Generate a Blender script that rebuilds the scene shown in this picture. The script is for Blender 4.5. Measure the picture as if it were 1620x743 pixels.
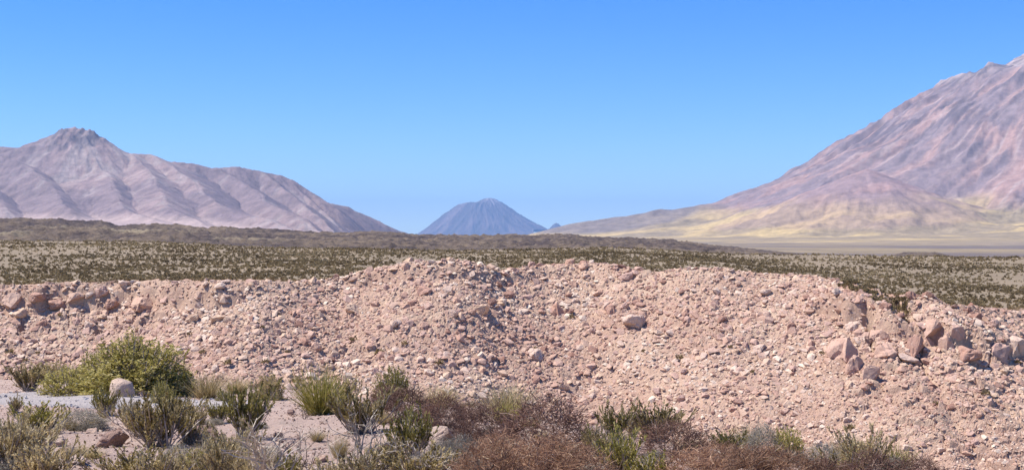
import bpy, bmesh, math
import numpy as np
from mathutils import Vector, noise as mnoise

R = math.radians
scene = bpy.context.scene
for o in list(bpy.data.objects):
    bpy.data.objects.remove(o)
col = scene.collection

# ------------------------------------------------------------------ camera
F = 2225.0            # focal length in photograph pixels (photo 1620 x 743)
VH = 392.0            # photograph row of the eye-level horizon
cam_d = bpy.data.cameras.new('camera')
cam = bpy.data.objects.new('camera', cam_d)
col.objects.link(cam)
cam.location = (0, 0, 0)
cam.rotation_euler = (R(90), 0, 0)
cam_d.sensor_width = 36.0
cam_d.lens = 36.0 * F / 1620.0
cam_d.shift_y = (VH - 371.5) / 1620.0
cam_d.clip_start = 0.1
cam_d.clip_end = 200000.0
scene.camera = cam

# ------------------------------------------------------------------ sky, sun, exposure
SUN_EL, SUN_AZ = 57.0, 270.0      # azimuth clockwise from +Y: behind and to the left of the camera
world = bpy.data.worlds.new('World')
scene.world = world
world.use_nodes = True
wn = world.node_tree.nodes
wl = world.node_tree.links
wn.clear()
wo = wn.new('ShaderNodeOutputWorld')
wb = wn.new('ShaderNodeBackground')
sky = wn.new('ShaderNodeTexSky')
sky.sky_type = 'NISHITA'
sky.sun_disc = False
sky.sun_elevation = R(SUN_EL)
sky.sun_rotation = R(SUN_AZ)
sky.altitude = 3300.0
sky.air_density = 1.0
sky.dust_density = 0.1
sky.ozone_density = 3.0
hsv = wn.new('ShaderNodeHueSaturation')
hsv.inputs['Hue'].default_value = 0.514
hsv.inputs['Saturation'].default_value = 1.40
wl.new(sky.outputs[0], hsv.inputs['Color'])
wl.new(hsv.outputs[0], wb.inputs['Color'])
wb.inputs['Strength'].default_value = 0.135
wl.new(wb.outputs[0], wo.inputs['Surface'])

sun_d = bpy.data.lights.new('sun', 'SUN')
sun_d.energy = 5.0
sun_d.angle = R(0.53)
sun_d.color = (1.0, 0.955, 0.89)
sun = bpy.data.objects.new('sun', sun_d)
col.objects.link(sun)
SUNV = Vector((math.sin(R(SUN_AZ)) * math.cos(R(SUN_EL)), math.cos(R(SUN_AZ)) * math.cos(R(SUN_EL)), math.sin(R(SUN_EL))))
sun.rotation_euler = SUNV.to_track_quat('Z', 'Y').to_euler()
sun.location = (-30, -20, 60)

scene.view_settings.view_transform = 'Standard'
scene.view_settings.look = 'None'
scene.view_settings.exposure = 0.66
scene.view_settings.gamma = 1.0
scene.view_settings.use_curve_mapping = False
scene.cycles.use_denoising = True
scene.cycles.max_bounces = 6

# ------------------------------------------------------------------ numpy helpers
rng = np.random.default_rng(7)


def _hash(ix, iy, seed):
    h = (ix.astype(np.int64) * 374761393 + iy.astype(np.int64) * 668265263 + seed * 2147483647) & 0xffffffff
    h = ((h ^ (h >> 13)) * 1274126177) & 0xffffffff
    h = (h ^ (h >> 16)) & 0xffffffff
    h = (h * 2246822519) & 0xffffffff
    return (h ^ (h >> 15)) & 0xffffffff


def perlin(x, y, seed=0):
    x = np.asarray(x, float); y = np.asarray(y, float)
    x, y = np.broadcast_arrays(x, y)
    x0 = np.floor(x); y0 = np.floor(y)
    fx = x - x0; fy = y - y0
    u = fx * fx * fx * (fx * (fx * 6 - 15) + 10)
    v = fy * fy * fy * (fy * (fy * 6 - 15) + 10)

    def g(dx, dy):
        a = _hash(x0 + dx, y0 + dy, seed) * (2 * math.pi / 4294967296.0)
        return np.cos(a) * (fx - dx) + np.sin(a) * (fy - dy)
    n0 = g(0, 0) * (1 - u) + g(1, 0) * u
    n1 = g(0, 1) * (1 - u) + g(1, 1) * u
    return (n0 * (1 - v) + n1 * v) * 1.5


def fbm(x, y, oct=4, seed=0, gain=0.5, lac=2.0):
    s = 0; a = 1.0; f = 1.0
    for i in range(oct):
        s = s + a * perlin(x * f, y * f, seed + 17 * i)
        a *= gain; f *= lac
    return s


def ridged(x, y, oct=4, seed=0, gain=0.5):
    s = 0; a = 1.0; f = 1.0
    for i in range(oct):
        s = s + a * (1 - 2 * np.abs(perlin(x * f, y * f, seed + 31 * i)))
        a *= gain; f *= 2.0
    return s


def cells(x, y, seed=0):
    """Worley cells: random value of the nearest cell and distance to its edge."""
    x, y = np.broadcast_arrays(np.asarray(x, float), np.asarray(y, float))
    ix = np.floor(x); iy = np.floor(y)
    d1 = np.full(x.shape, 9.0); d2 = np.full(x.shape, 9.0); val = np.zeros(x.shape)
    for dx in (-1, 0, 1):
        for dy in (-1, 0, 1):
            h = _hash(ix + dx, iy + dy, seed)
            px = ix + dx + (h & 0xffff) / 65536.0
            py = iy + dy + ((h >> 16) & 0xffff) / 65536.0
            d = np.hypot(px - x, py - y)
            hv = (_hash(ix + dx, iy + dy, seed + 5) & 0xffff) / 65536.0
            near = d < d1
            d2 = np.where(near, d1, np.minimum(d2, d))
            val = np.where(near, hv, val)
            d1 = np.where(near, d, d1)
    return val, d2 - d1


def facets(x, y, seed, tilt):
    """Worley cells as tilted flat stones: height of each stone's plane (cell units) and distance to its edge."""
    x, y = np.broadcast_arrays(np.asarray(x, float), np.asarray(y, float))
    ix = np.floor(x); iy = np.floor(y)
    d1 = np.full(x.shape, 9.0); d2 = np.full(x.shape, 9.0); val = np.zeros(x.shape)
    for dx in (-1, 0, 1):
        for dy in (-1, 0, 1):
            h = _hash(ix + dx, iy + dy, seed)
            px = ix + dx + (h & 0xffff) / 65536.0
            py = iy + dy + ((h >> 16) & 0xffff) / 65536.0
            d = np.abs(px - x) * 0.55 + np.hypot(px - x, py - y) * 0.6
            g = _hash(ix + dx, iy + dy, seed + 5)
            gx = ((g & 0x3ff) / 512.0 - 1) * tilt; gy = (((g >> 10) & 0x3ff) / 512.0 - 1) * tilt
            hv = ((g >> 20) & 0x3ff) / 1024.0 - 0.5 + gx * (x - px) + gy * (y - py)
            near = d < d1
            d2 = np.where(near, d1, np.minimum(d2, d))
            val = np.where(near, hv, val)
            d1 = np.where(near, d, d1)
    return val, d2 - d1


def grid_grad(h, x, y, blur):
    for _ in range(blur):
        h = h.copy()
        h[1:-1] = (h[:-2] + 2 * h[1:-1] + h[2:]) * 0.25
        h[:, 1:-1] = (h[:, :-2] + 2 * h[:, 1:-1] + h[:, 2:]) * 0.25
    hr, hc = np.gradient(h); xr, xc_ = np.gradient(x); yr_, yc_ = np.gradient(y + 0 * x)
    hx = hc / xc_
    hy = (hr - hx * xr) / yr_
    return hx, hy


def erode(h, x, y, wl, amp, octs, seed):
    """Branching gullies that run down the slope of the given heights."""
    y = y + 0 * x
    tot = 0 * h
    for o in range(octs):
        hx, hy = grid_grad(h, x, y, max(1, 6 >> o))
        sl = np.hypot(hx, hy) + 1e-6
        ax, ay = -hy / sl, hx / sl
        px, py = x / wl, y / wl
        ix, iy = np.floor(px), np.floor(py)
        num = 0 * h; den = 1e-6 + 0 * h
        for dx in (-1, 0, 1, 2):
            for dy in (-1, 0, 1, 2):
                hh_ = _hash(ix + dx, iy + dy, seed + o)
                qx = px - ix - dx + 0.8 * ((hh_ & 0xffff) / 65536.0 - 0.5)
                qy = py - iy - dy + 0.8 * ((hh_ >> 16) / 65536.0 - 0.5)
                w = np.exp(-2.0 * (qx * qx + qy * qy))
                num += w * np.cos(2 * np.pi * 0.85 * (qx * ax + qy * ay)); den += w
        e = num / den
        h = h + amp * np.clip(sl / 0.5, 0, 1.2) * (1 - 1.6 * np.abs(e))
        tot = tot + e * 0.6 ** o
        wl *= 0.5; amp *= 0.52
    return h, tot


def smooth(a, b, x):
    t = np.clip((x - a) / (b - a), 0, 1)
    return t * t * (3 - 2 * t)


def smax(a, b, k):
    h = np.clip(0.5 + 0.5 * (a - b) / k, 0, 1)
    return b + (a - b) * h + k * h * (1 - h)


# ------------------------------------------------------------------ mesh helpers
def make_mesh(name, verts, faces, attrs=None, shade_smooth=False):
    """faces: (M,3) or (M,4) int array, or a list of such arrays."""
    verts = np.ascontiguousarray(np.asarray(verts, np.float32).reshape(-1, 3))
    if isinstance(faces, np.ndarray):
        faces = [faces]
    faces = [np.asarray(f, np.int32) for f in faces if len(f)]
    me = bpy.data.meshes.new(name)
    me.vertices.add(len(verts))
    me.vertices.foreach_set('co', verts.ravel())
    loops = np.concatenate([f.ravel() for f in faces])
    tot = np.concatenate([np.full(len(f), f.shape[1], np.int32) for f in faces])
    start = np.concatenate([[0], np.cumsum(tot)[:-1]]).astype(np.int32)
    me.loops.add(len(loops))
    me.loops.foreach_set('vertex_index', loops)
    me.polygons.add(len(tot))
    me.polygons.foreach_set('loop_start', start)
    me.polygons.foreach_set('loop_total', tot)
    me.polygons.foreach_set('use_smooth', np.full(len(tot), shade_smooth, bool))
    for k, v in (attrs or {}).items():
        v = np.asarray(v, np.float32)
        if v.ndim == 1:
            a = me.attributes.new(k, 'FLOAT', 'POINT')
            a.data.foreach_set('value', v)
        else:
            if v.shape[1] == 3:
                v = np.concatenate([v, np.ones((len(v), 1), np.float32)], 1)
            a = me.attributes.new(k, 'FLOAT_COLOR', 'POINT')
            a.data.foreach_set('color', np.ascontiguousarray(v).ravel())
    me.update(calc_edges=True)
    return me


def link(name, me, mat=None, parent=None):
    o = bpy.data.objects.new(name, me)
    if mat is not None and me is not None and not len(me.materials):
        me.materials.append(mat)
    col.objects.link(o)
    if parent is not None:
        o.parent = parent
    return o


def tag(o, label=None, cat=None, group=None, kind=None):
    if label: o['label'] = label
    if cat: o['category'] = cat
    if group: o['group'] = group
    if kind: o['kind'] = kind
    return o


def grid_faces(nr, nc):
    i = np.arange(nr - 1)[:, None] * nc + np.arange(nc - 1)[None, :]
    i = i.ravel()
    return np.stack([i, i + 1, i + nc + 1, i + nc], 1)


# ------------------------------------------------------------------ materials
class NT:
    def __init__(self, name):
        self.m = bpy.data.materials.new(name)
        self.m.use_nodes = True
        self.n = self.m.node_tree.nodes
        self.l = self.m.node_tree.links
        self.n.clear()
        self.out = self.n.new('ShaderNodeOutputMaterial')
        self.b = self.n.new('ShaderNodeBsdfPrincipled')
        self.b.inputs['Roughness'].default_value = 0.9
        self.b.inputs['Specular IOR Level'].default_value = 0.15
        self.l.new(self.b.outputs[0], self.out.inputs['Surface'])

    def coord(self):
        return self.n.new('ShaderNodeNewGeometry').outputs['Position']

    def noise(self, scale, detail=4, rough=0.55, vec=None, vscale=None):
        t = self.n.new('ShaderNodeTexNoise')
        t.inputs['Scale'].default_value = scale
        t.inputs['Detail'].default_value = detail
        t.inputs['Roughness'].default_value = rough
        if vec is None:
            vec = self.coord()
        if vscale is not None:
            mp = self.n.new('ShaderNodeMapping')
            mp.inputs['Scale'].default_value = vscale
            self.l.new(vec, mp.inputs['Vector'])
            vec = mp.outputs[0]
        self.l.new(vec, t.inputs['Vector'])
        return t.outputs['Fac']

    def ramp(self, fac, stops):
        r = self.n.new('ShaderNodeValToRGB')
        e = r.color_ramp.elements
        while len(e) < len(stops):
            e.new(0.5)
        for i, (p, c) in enumerate(stops):
            e[i].position = p
            e[i].color = (c[0], c[1], c[2], 1) if not isinstance(c, (int, float)) else (c, c, c, 1)
        self.l.new(fac, r.inputs[0])
        return r.outputs[0]

    def mix(self, a, b, fac, mode='MIX'):
        x = self.n.new('ShaderNodeMix')
        x.data_type = 'RGBA'
        x.blend_type = mode
        for sock, val in ((x.inputs[0], fac), (x.inputs[6], a), (x.inputs[7], b)):
            if isinstance(val, (int, float)):
                sock.default_value = val
            elif isinstance(val, tuple):
                sock.default_value = (val[0], val[1], val[2], 1)
            else:
                self.l.new(val, sock)
        return x.outputs[2]

    def attr(self, name, fac=False):
        a = self.n.new('ShaderNodeAttribute')
        a.attribute_name = name
        return a.outputs['Fac' if fac else 'Color']

    def objrand(self):
        return self.n.new('ShaderNodeObjectInfo').outputs['Random']

    def color(self, c):
        if isinstance(c, tuple):
            self.b.inputs['Base Color'].default_value = (c[0], c[1], c[2], 1)
        else:
            self.l.new(c, self.b.inputs['Base Color'])

    def bump(self, h, strength=0.5, dist=0.05):
        bp = self.n.new('ShaderNodeBump')
        bp.inputs['Strength'].default_value = strength
        bp.inputs['Distance'].default_value = dist
        self.l.new(h, bp.inputs['Height'])
        self.l.new(bp.outputs[0], self.b.inputs['Normal'])


ROCK_STOPS = [(0.0, (0.30, 0.16, 0.115)), (0.16, (0.44, 0.26, 0.19)), (0.34, (0.54, 0.345, 0.245)),
              (0.5, (0.50, 0.325, 0.255)), (0.68, (0.61, 0.425, 0.29)), (0.84, (0.58, 0.42, 0.325)), (1.0, (0.71, 0.56, 0.425))]


def rock_material(name, source, stops=ROCK_STOPS):
    k = NT(name)
    f = k.n.new('ShaderNodeObjectInfo').outputs['Color'] if source == 'object' else k.attr('rnd', True)
    c = k.ramp(f, stops)
    n1 = k.noise(2.3, 5, 0.6)
    c = k.mix(c, (0.36, 0.22, 0.19), k.ramp(n1, [(0.50, 0.0), (0.72, 0.55)]))
    n2 = k.noise(7.0, 4, 0.65)
    c = k.mix(c, (0.66, 0.55, 0.45), k.ramp(n2, [(0.56, 0.0), (0.75, 0.45)]))
    k.color(c)
    k.bump(k.noise(6.0, 7, 0.75), 0.9, 0.12)
    return k.m


MAT = {}
MAT['rock_stuff'] = rock_material('rock_scatter', 'attr')
MAT['rock'] = rock_material('rock_single', 'object')
STONE_STOPS = [(0.0, (0.33, 0.215, 0.165)), (0.4, (0.48, 0.325, 0.245)), (0.7, (0.57, 0.40, 0.30)), (1.0, (0.66, 0.53, 0.41))]
MAT['stone'] = rock_material('foreground_stone', 'object', STONE_STOPS)
MAT['pebble'] = rock_material('pebbles', 'attr', STONE_STOPS)
MAT['gravel'] = rock_material('gravel_chips', 'attr', [(0.0, (0.30, 0.28, 0.28)), (0.5, (0.43, 0.41, 0.41)), (1.0, (0.55, 0.52, 0.51))])

k = NT('foreground_soil')
c = k.ramp(k.noise(0.5, 5, 0.6), [(0.3, (0.36, 0.25, 0.20)), (0.55, (0.43, 0.31, 0.245)), (0.75, (0.47, 0.36, 0.29))])
c = k.mix(c, (0.30, 0.23, 0.18), k.ramp(k.noise(3.2, 5, 0.7), [(0.52, 0.0), (0.7, 0.6)]))
c = k.mix(c, (0.60, 0.50, 0.42), k.ramp(k.noise(14.0, 4, 0.7), [(0.58, 0.0), (0.7, 0.5)]))
k.color(c); k.bump(k.noise(11, 6, 0.75), 0.9, 0.06)
MAT['soil'] = k.m

k = NT('gravel_path')
c = k.ramp(k.noise(0.7, 4, 0.6), [(0.3, (0.30, 0.26, 0.235)), (0.7, (0.40, 0.345, 0.31))])
c = k.mix(c, (0.52, 0.47, 0.43), k.ramp(k.noise(16, 3, 0.7), [(0.55, 0.0), (0.68, 0.6)]))
c = k.mix(c, (0.22, 0.20, 0.20), k.ramp(k.noise(21, 3, 0.7), [(0.58, 0.0), (0.7, 0.6)]))
k.color(c); k.bump(k.noise(18, 5, 0.7), 0.8, 0.04)
MAT['path'] = k.m

k = NT('talus_ground')
c = k.ramp(k.noise(0.16, 5, 0.6), [(0.3, (0.39, 0.245, 0.175)), (0.5, (0.465, 0.31, 0.22)), (0.7, (0.52, 0.375, 0.265))])
c = k.mix(c, (0.40, 0.25, 0.205), k.ramp(k.noise(1.6, 5, 0.7), [(0.52, 0.0), (0.7, 0.6)]))
c = k.mix(c, (0.68, 0.54, 0.43), k.ramp(k.noise(2.7, 5, 0.7), [(0.55, 0.0), (0.7, 0.5)]))
k.color(c); k.bump(k.noise(4.5, 7, 0.75), 0.9, 0.18)
MAT['talus'] = k.m

k = NT('plateau_soil')
c = k.ramp(k.noise(0.05, 5, 0.6), [(0.3, (0.21, 0.16, 0.105)), (0.55, (0.25, 0.19, 0.125)), (0.75, (0.285, 0.215, 0.138))])
c = k.mix(c, (0.25, 0.215, 0.15), k.ramp(k.noise(0.6, 5, 0.7), [(0.48, 0.0), (0.68, 0.6)]))
k.color(c); k.bump(k.noise(2.0, 5, 0.7), 0.6, 0.2)
MAT['plateau'] = k.m

for nm, bs, bd in (('lava', 0.25, 2.5), ('plain', 0.01, 10.0), ('mountain', 0.012, 26.0)):
    k = NT(nm + '_surface')
    c = k.attr('Col')
    c = k.mix(c, (0.5, 0.5, 0.5), 0.0)
    v = k.ramp(k.noise(bs, 10, 0.72), [(0.3, 0.62), (0.7, 1.30)])
    c = k.mix(c, v, 1.0, 'MULTIPLY')
    k.color(c); k.bump(k.noise(bs * 1.3, 10, 0.7), 0.75 if nm == 'lava' else 0.45, bd)
    MAT[nm] = k.m


def foliage_material(name, stops, trans=0.35):
    k = NT(name)
    c = k.ramp(k.attr('rnd', True), stops)
    hs = k.n.new('ShaderNodeHueSaturation')
    mr = k.n.new('ShaderNodeMapRange')
    mr.inputs[3].default_value = 0.8
    mr.inputs[4].default_value = 1.2
    k.l.new(k.objrand(), mr.inputs[0])
    k.l.new(mr.outputs[0], hs.inputs['Value'])
    k.l.new(c, hs.inputs['Color'])
    k.color(hs.outputs[0])
    k.b.inputs['Roughness'].default_value = 0.65
    if trans:
        tr = k.n.new('ShaderNodeBsdfTranslucent')
        k.l.new(hs.outputs[0], tr.inputs[0])
        ms = k.n.new('ShaderNodeMixShader')
        ms.inputs[0].default_value = trans
        k.l.new(k.b.outputs[0], ms.inputs[1])
        k.l.new(tr.outputs[0], ms.inputs[2])
        k.l.new(ms.outputs[0], k.out.inputs['Surface'])
    return k.m


FOL = {
    'green': [(0.0, (0.14, 0.115, 0.028)), (0.4, (0.34, 0.285, 0.07)), (0.8, (0.52, 0.44, 0.14)), (1.0, (0.68, 0.58, 0.28))],
    'dark': [(0.0, (0.085, 0.072, 0.018)), (0.5, (0.20, 0.17, 0.046)), (1.0, (0.38, 0.32, 0.11))],
    'lime': [(0.0, (0.17, 0.15, 0.03)), (0.5, (0.35, 0.30, 0.065)), (1.0, (0.60, 0.49, 0.19))],
    'olive': [(0.0, (0.12, 0.088, 0.03)), (0.5, (0.31, 0.235, 0.085)), (1.0, (0.60, 0.48, 0.25))],
    'straw': [(0.0, (0.22, 0.165, 0.075)), (0.5, (0.44, 0.34, 0.165)), (1.0, (0.66, 0.54, 0.31))],
    'brown': [(0.0, (0.07, 0.036, 0.027)), (0.45, (0.15, 0.08, 0.058)), (0.8, (0.26, 0.16, 0.115)), (1.0, (0.45, 0.33, 0.25))],
    'rust': [(0.0, (0.11, 0.057, 0.035)), (0.4, (0.27, 0.145, 0.088)), (0.7, (0.41, 0.24, 0.145)), (0.9, (0.53, 0.37, 0.24)), (1.0, (0.64, 0.52, 0.36))],
    'silver': [(0.0, (0.14, 0.115, 0.085)), (0.5, (0.30, 0.26, 0.20)), (1.0, (0.50, 0.45, 0.37))],
    'scrub': [(0.0, (0.13, 0.092, 0.046)), (0.4, (0.225, 0.163, 0.08)), (0.75, (0.31, 0.235, 0.122)), (1.0, (0.40, 0.31, 0.18))],
}
for n_, st in FOL.items():
    MAT['f_' + n_] = foliage_material('foliage_' + n_, st)
MAT['wood'] = foliage_material('weathered_wood', [(0.0, (0.15, 0.12, 0.095)), (0.5, (0.28, 0.23, 0.185)), (1.0, (0.43, 0.37, 0.31))], 0)
MAT['deadwood'] = foliage_material('bleached_wood', [(0.0, (0.20, 0.155, 0.115)), (0.5, (0.40, 0.325, 0.245)), (1.0, (0.60, 0.50, 0.385))], 0)
MAT['darkwood'] = foliage_material('dark_wood', [(0.0, (0.07, 0.05, 0.042)), (0.6, (0.15, 0.11, 0.09)), (1.0, (0.26, 0.20, 0.165))], 0)

# ------------------------------------------------------------------ the ground close by: bank, ravine, rock slope, plateau
EDGE_X = [-60, -40, -17, -13, -6.4, -2.1, -0.1, 1.6, 2.7, 3.9, 4.6, 6, 8, 12, 60]
EDGE_Y = [70, 60, 51, 47, 40, 29.5, 25.3, 19.2, 16.0, 13.8, 12, 5, -5, -20, -80]
U_B = [-800, -200, 0, 250, 480, 600, 800, 1000, 1150, 1300, 1390, 1450, 1520, 1620, 1900, 2400]
V_B = [470, 460, 457, 450, 447, 446, 441, 438, 438, 444, 458, 476, 488, 494, 500, 505]
U_R = [-400, 0, 20, 60, 150, 250, 400, 480, 540, 600, 650, 730, 760, 785, 800, 850, 900, 960, 1000, 1040, 1080, 1150, 1190,
       1250, 1300, 1350, 1390, 1415, 1430, 1480, 1505, 1560, 1620, 2000]
V_R = [458, 456, 455, 453, 450, 447, 446, 446, 440, 425, 416, 416, 420, 429, 429, 422, 419, 419, 427, 432, 427, 428, 433,
       436, 438, 446, 460, 480, 468, 469, 484, 489, 493, 500]


WELLS = [(29.1, 114.7, 0.35, 1.2, 1.6), (28.8, 112.6, 0.3, 1.0, 1.3), (31.3, 115.2, 0.5, 0.5, 1.3), (33.1, 113.8, 0.28, 0.7, 1.4), (32.0, 112.9, 0.7, 0.35, 1.0),
         (30.2, 115.4, 0.5, 0.3, 0.9), (35.6, 115.6, 0.35, 0.5, 1.2), (38.2, 114.2, 0.3, 0.7, 1.3), (-32.2, 124.0, 0.6, 0.35, 1.1), (-43.5, 125.0, 0.35, 0.6, 1.2), (-36.6, 124.6, 0.4, 0.4, 1.0)]


def rim_y(x):
    return 128 + 3.0 * np.sin(x * 0.11 + 1.0) + 1.8 * np.sin(x * 0.31) - 8 * smooth(12, 40, x)


def H(x, y, fine=True):
    x = np.asarray(x, float); y = np.asarray(y, float)
    x, y = np.broadcast_arrays(x, y)
    # near bank
    zn = -1.2 - 0.07 * np.maximum(y, -6) + 0.10 * fbm(x * 0.25, y * 0.25, 3, 3)
    zn = zn + (0.028 * fbm(x * 1.6, y * 1.6, 3, 5) if fine else 0)
    d = (y - np.interp(x, EDGE_X, EDGE_Y)) * 0.62 - 1.7 + 0.4 * perlin(x * 0.4, y * 0.4, 9)
    fall = 0.62 * (np.log1p(np.exp(np.clip(d * 1.6, -30, 40))) / 1.6)
    zn = np.maximum(zn - fall, -21 + 0.6 * fbm(x * 0.1, y * 0.1, 3, 11))
    # plateau + slope
    yr = rim_y(x)
    u = 810 + x / yr * F
    zb = -(np.interp(u, U_B, V_B) - VH) / F * yr
    hump = (np.interp(u, U_B, V_B) - np.interp(u, U_R, V_R)) / F * yr
    q = yr - y                                   # + in front of the rim, - on the plateau
    uu = 810 + x / np.maximum(y, 60) * F
    vfar = np.interp(uu, [-600, 0, 240, 480, 700, 960, 1100, 1290, 1620, 2200], [379, 380, 383, 392, 396, 393, 399, 404, 407, 409])
    zfar = -(vfar - VH) / F * 265
    fr = np.clip(-q / (265 - yr), 0, 1)
    zp = zb + (zfar - zb) * fr - 0.035 * np.maximum(y - 268, 0)
    zp = zp + smooth(0, 30, -q) * 0.35 * fbm(x * 0.03, y * 0.03, 3, 21)
    qq = np.maximum(q, 0)
    steep = 0.53 + 0.10 * fbm(x * 0.05, 0.3, 2, 33)
    # rocky step just under the rim (left part, and the outcrop on the right)
    cliffL = 1.3 * smooth(-20, -26, x) + 0.5 * smooth(-22, -12, x) * smooth(14, 0, x)
    slope = qq * steep + cliffL * smooth(0.6, 1.6, qq + 0.5 * perlin(x * 0.7, y * 0.3, 35))
    oc = smooth(24, 28, x + 1.2 * perlin(y * .3, x * .2, 37)) * smooth(43, 35, x)
    slope = slope + oc * (1.7 * smooth(5.6, 6.5, qq + 0.9 * perlin(x * 0.6, y * 0.5, 36)) - 1.0 * smooth(1.0, 5.0, qq))
    zs = zb - slope
    zs = zs + hump * np.exp(-(np.maximum(-q - 2, 0) / 4.0) ** 2) * np.exp(-(qq / 16.0) ** 2)
    zs = zs + 0.45 * fbm(x * 0.16, y * 0.16, 3, 41) * smooth(-1, 6, q)
    if fine:
        rocky = smooth(-7, -1, q)
        for wx_, wy_, rx_, ry_, dp_ in WELLS:
            zs = zs - dp_ * np.exp(-(((x - wx_) / rx_) ** 2 + ((y - wy_) / ry_) ** 2) ** 2)
        wx1 = x + 0.25 * perlin(x * 0.9, y * 0.9, 57) + 0.35 * y; wy1 = y + 0.25 * perlin(x * 0.9, y * 0.9, 58)
        big = np.clip(0.35 + 0.9 * oc + 0.8 * smooth(-22, -28, x) * smooth(7, 3, q) + 0.7 * fbm(x * 0.09, y * 0.09, 2, 59), 0.1, 1.3)
        cv, ce = facets(wx1 * 0.50, wy1 * 0.95, 51, 0.6)
        zs = zs + rocky * big * (0.42 * cv * smooth(0.0, 0.16, ce) - 0.14 * smooth(0.10, 0.0, ce))
        cv, ce = facets(wx1 * 1.15, wy1 * 2.1, 52, 0.8)
        zs = zs + rocky * (0.14 * cv * smooth(0.0, 0.2, ce) - 0.05 * smooth(0.14, 0.0, ce))
        cv, ce = facets(wx1 * 2.7, wy1 * 4.6, 54, 0.9)
        zs = zs + rocky * (0.05 * cv * smooth(0.0, 0.25, ce))
    zz = np.where(q > 0, zs, zp + (zs - zb))
    return smax(zn, zz, 0.6) if np.ndim(zz) else smax(zn, zz, 0.6)


def hit(u, v, lo=8.0, hi=424.0):
    """Where the sight line through photograph pixel (u,v) meets the ground."""
    y = np.concatenate([np.arange(lo, 60, 0.02), np.arange(60, hi, 0.05)])
    z = H((u - 810) / F * y, y)
    below = -(v - VH) / F * y <= z
    i = int(np.argmax(below)) if below.any() else len(y) - 1
    return np.array([(u - 810) / F * y[i], y[i], z[i]])


TT = np.linspace(-0.385, 0.385, 920)


def strip(name, ylo, yhi, nrow, mat, pw=1.0, cols=TT, xoff=25.0, sm=True):
    s = np.linspace(0, 1, nrow)[:, None] ** pw
    y = ylo[None, :] * (1 - s) + yhi[None, :] * s
    x = cols[None, :] * (y + xoff)
    z = H(x, y)
    me = make_mesh(name, np.stack([x, y, z], -1), grid_faces(nrow, len(cols)), None, sm)
    return link(name, me, mat)


def col_rim(t, off=0.0):
    y = np.full(t.shape, 128.0)
    for _ in range(25):
        y = 0.5 * y + 0.5 * (rim_y(t * (y + 25)) + off)
    return y


one = np.ones_like(TT)
TB = np.linspace(-0.5, 0.5, 380)
ground = tag(strip('ground', -12 * np.ones_like(TB), 90 * np.ones_like(TB), 330, MAT['soil'], 1.0, TB), 'pinkish tan soil of the near bank falling into the ravine', kind='structure')
talus = tag(strip('rocky_slope', 90 * one, col_rim(TT, 6.0), 300, MAT['talus'], 1.0, TT, 25.0, False), 'pink rubble slope on the far side of the ravine', kind='structure')
plateau = tag(strip('plateau', col_rim(TB, 6.0), 425 * np.ones_like(TB), 130, MAT['plateau'], 1.6, TB), 'tan plateau above the rock rim', kind='structure')

# gravel track
px_ = np.linspace(-34, -4.3, 120)
top = np.interp(px_, [-34, -16, -11.5, -9, -7.5, -6, -4.3], [41, 38.3, 37, 35.2, 33.4, 31.0, 27.2]) + 0.35 * perlin(px_ * 1.3, 0.5, 61)
bot = np.interp(px_, [-34, -13, -9, -6, -4.3], [27, 26, 26.2, 26.6, 26.6]) + 0.35 * perlin(px_ * 1.1, 7.5, 62)
s = np.linspace(0, 1, 70)[:, None]
py_ = bot * (1 - s) + top * s
pxx = np.broadcast_to(px_, py_.shape)
edge = 0.012 + 0.0 * py_
ed = np.minimum(np.minimum(s, 1 - s) * (top - bot), (px_[-1] - pxx) * 1.2)
pz_ = H(pxx, py_, True) - 0.05 + 0.085 * smooth(0.0, 1.6, ed + 0.7 * fbm(pxx * 0.9, py_ * 0.9, 3, 64))
tag(link('gravel_path', make_mesh('gravel_path', np.stack([pxx, py_, pz_], -1), grid_faces(70, 120), None, True), MAT['path']), 'grey gravel track crossing the near bank', kind='structure')

# ------------------------------------------------------------------ lava flow
t = np.linspace(-0.44, 0.44, 720)
uL = 810 + t * F
U_T = [-300, 0, 90, 170, 190, 250, 300, 320, 400, 480, 540, 590, 610, 660, 730, 760, 810, 870, 890, 960, 1050, 1100, 1180, 1290, 1400, 1430, 1480, 1510, 1620, 1900]
V_T = [344, 346, 347, 351, 356, 355, 356, 359, 361, 366, 368, 366, 367, 371, 371.5, 371, 372, 371, 371, 376, 378, 385, 393, 403, 406, 399, 399, 405, 407, 409]
yl = np.concatenate([np.linspace(418, 700, 75), np.linspace(705, 1120, 95), np.linspace(1130, 1500, 20)])[:, None]
vt = np.interp(uL, U_T, V_T)[None, :]
vf = np.interp(uL, [-600, 0, 240, 480, 700, 960, 1100, 1290, 1620, 2200], [379, 380, 383, 392, 396, 393, 399, 404, 407, 409])[None, :]
xl = t[None, :] * yl
rise = np.clip((yl - 425) / (1100 - 425), 0, 1)
left = smooth(520, 300, uL)[None, :]
prof = rise ** (0.8 + 0 * left)
mid = smooth(0.0, 0.30, rise) * 0.60 + smooth(0.72, 1.0, rise) * 0.40     # two tiers on the left
prof = prof * (1 - left) + mid * left
vl = vf + (vt - vf) * prof
zl = -(vl - VH) / F * yl
amp = smooth(425, 480, yl) * smooth(0, 14, vf - vt)
wx = 12 * perlin(xl * 0.012, yl * 0.006, 71)
zl = zl + amp * (1.15 * ridged((xl + wx) * 0.022, yl * 0.012, 4, 72, 0.6) - 2.3) * (0.5 + yl / 1500)
zl = zl + amp * 1.2 * (ridged(xl * 0.09, yl * 0.03, 4, 73, 0.6) - 0.35)
zl = np.where(yl > 1120, zl - (yl - 1120) * 0.12, zl)
zl = zl - 1.2 * smooth(440, 418, yl)
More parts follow.
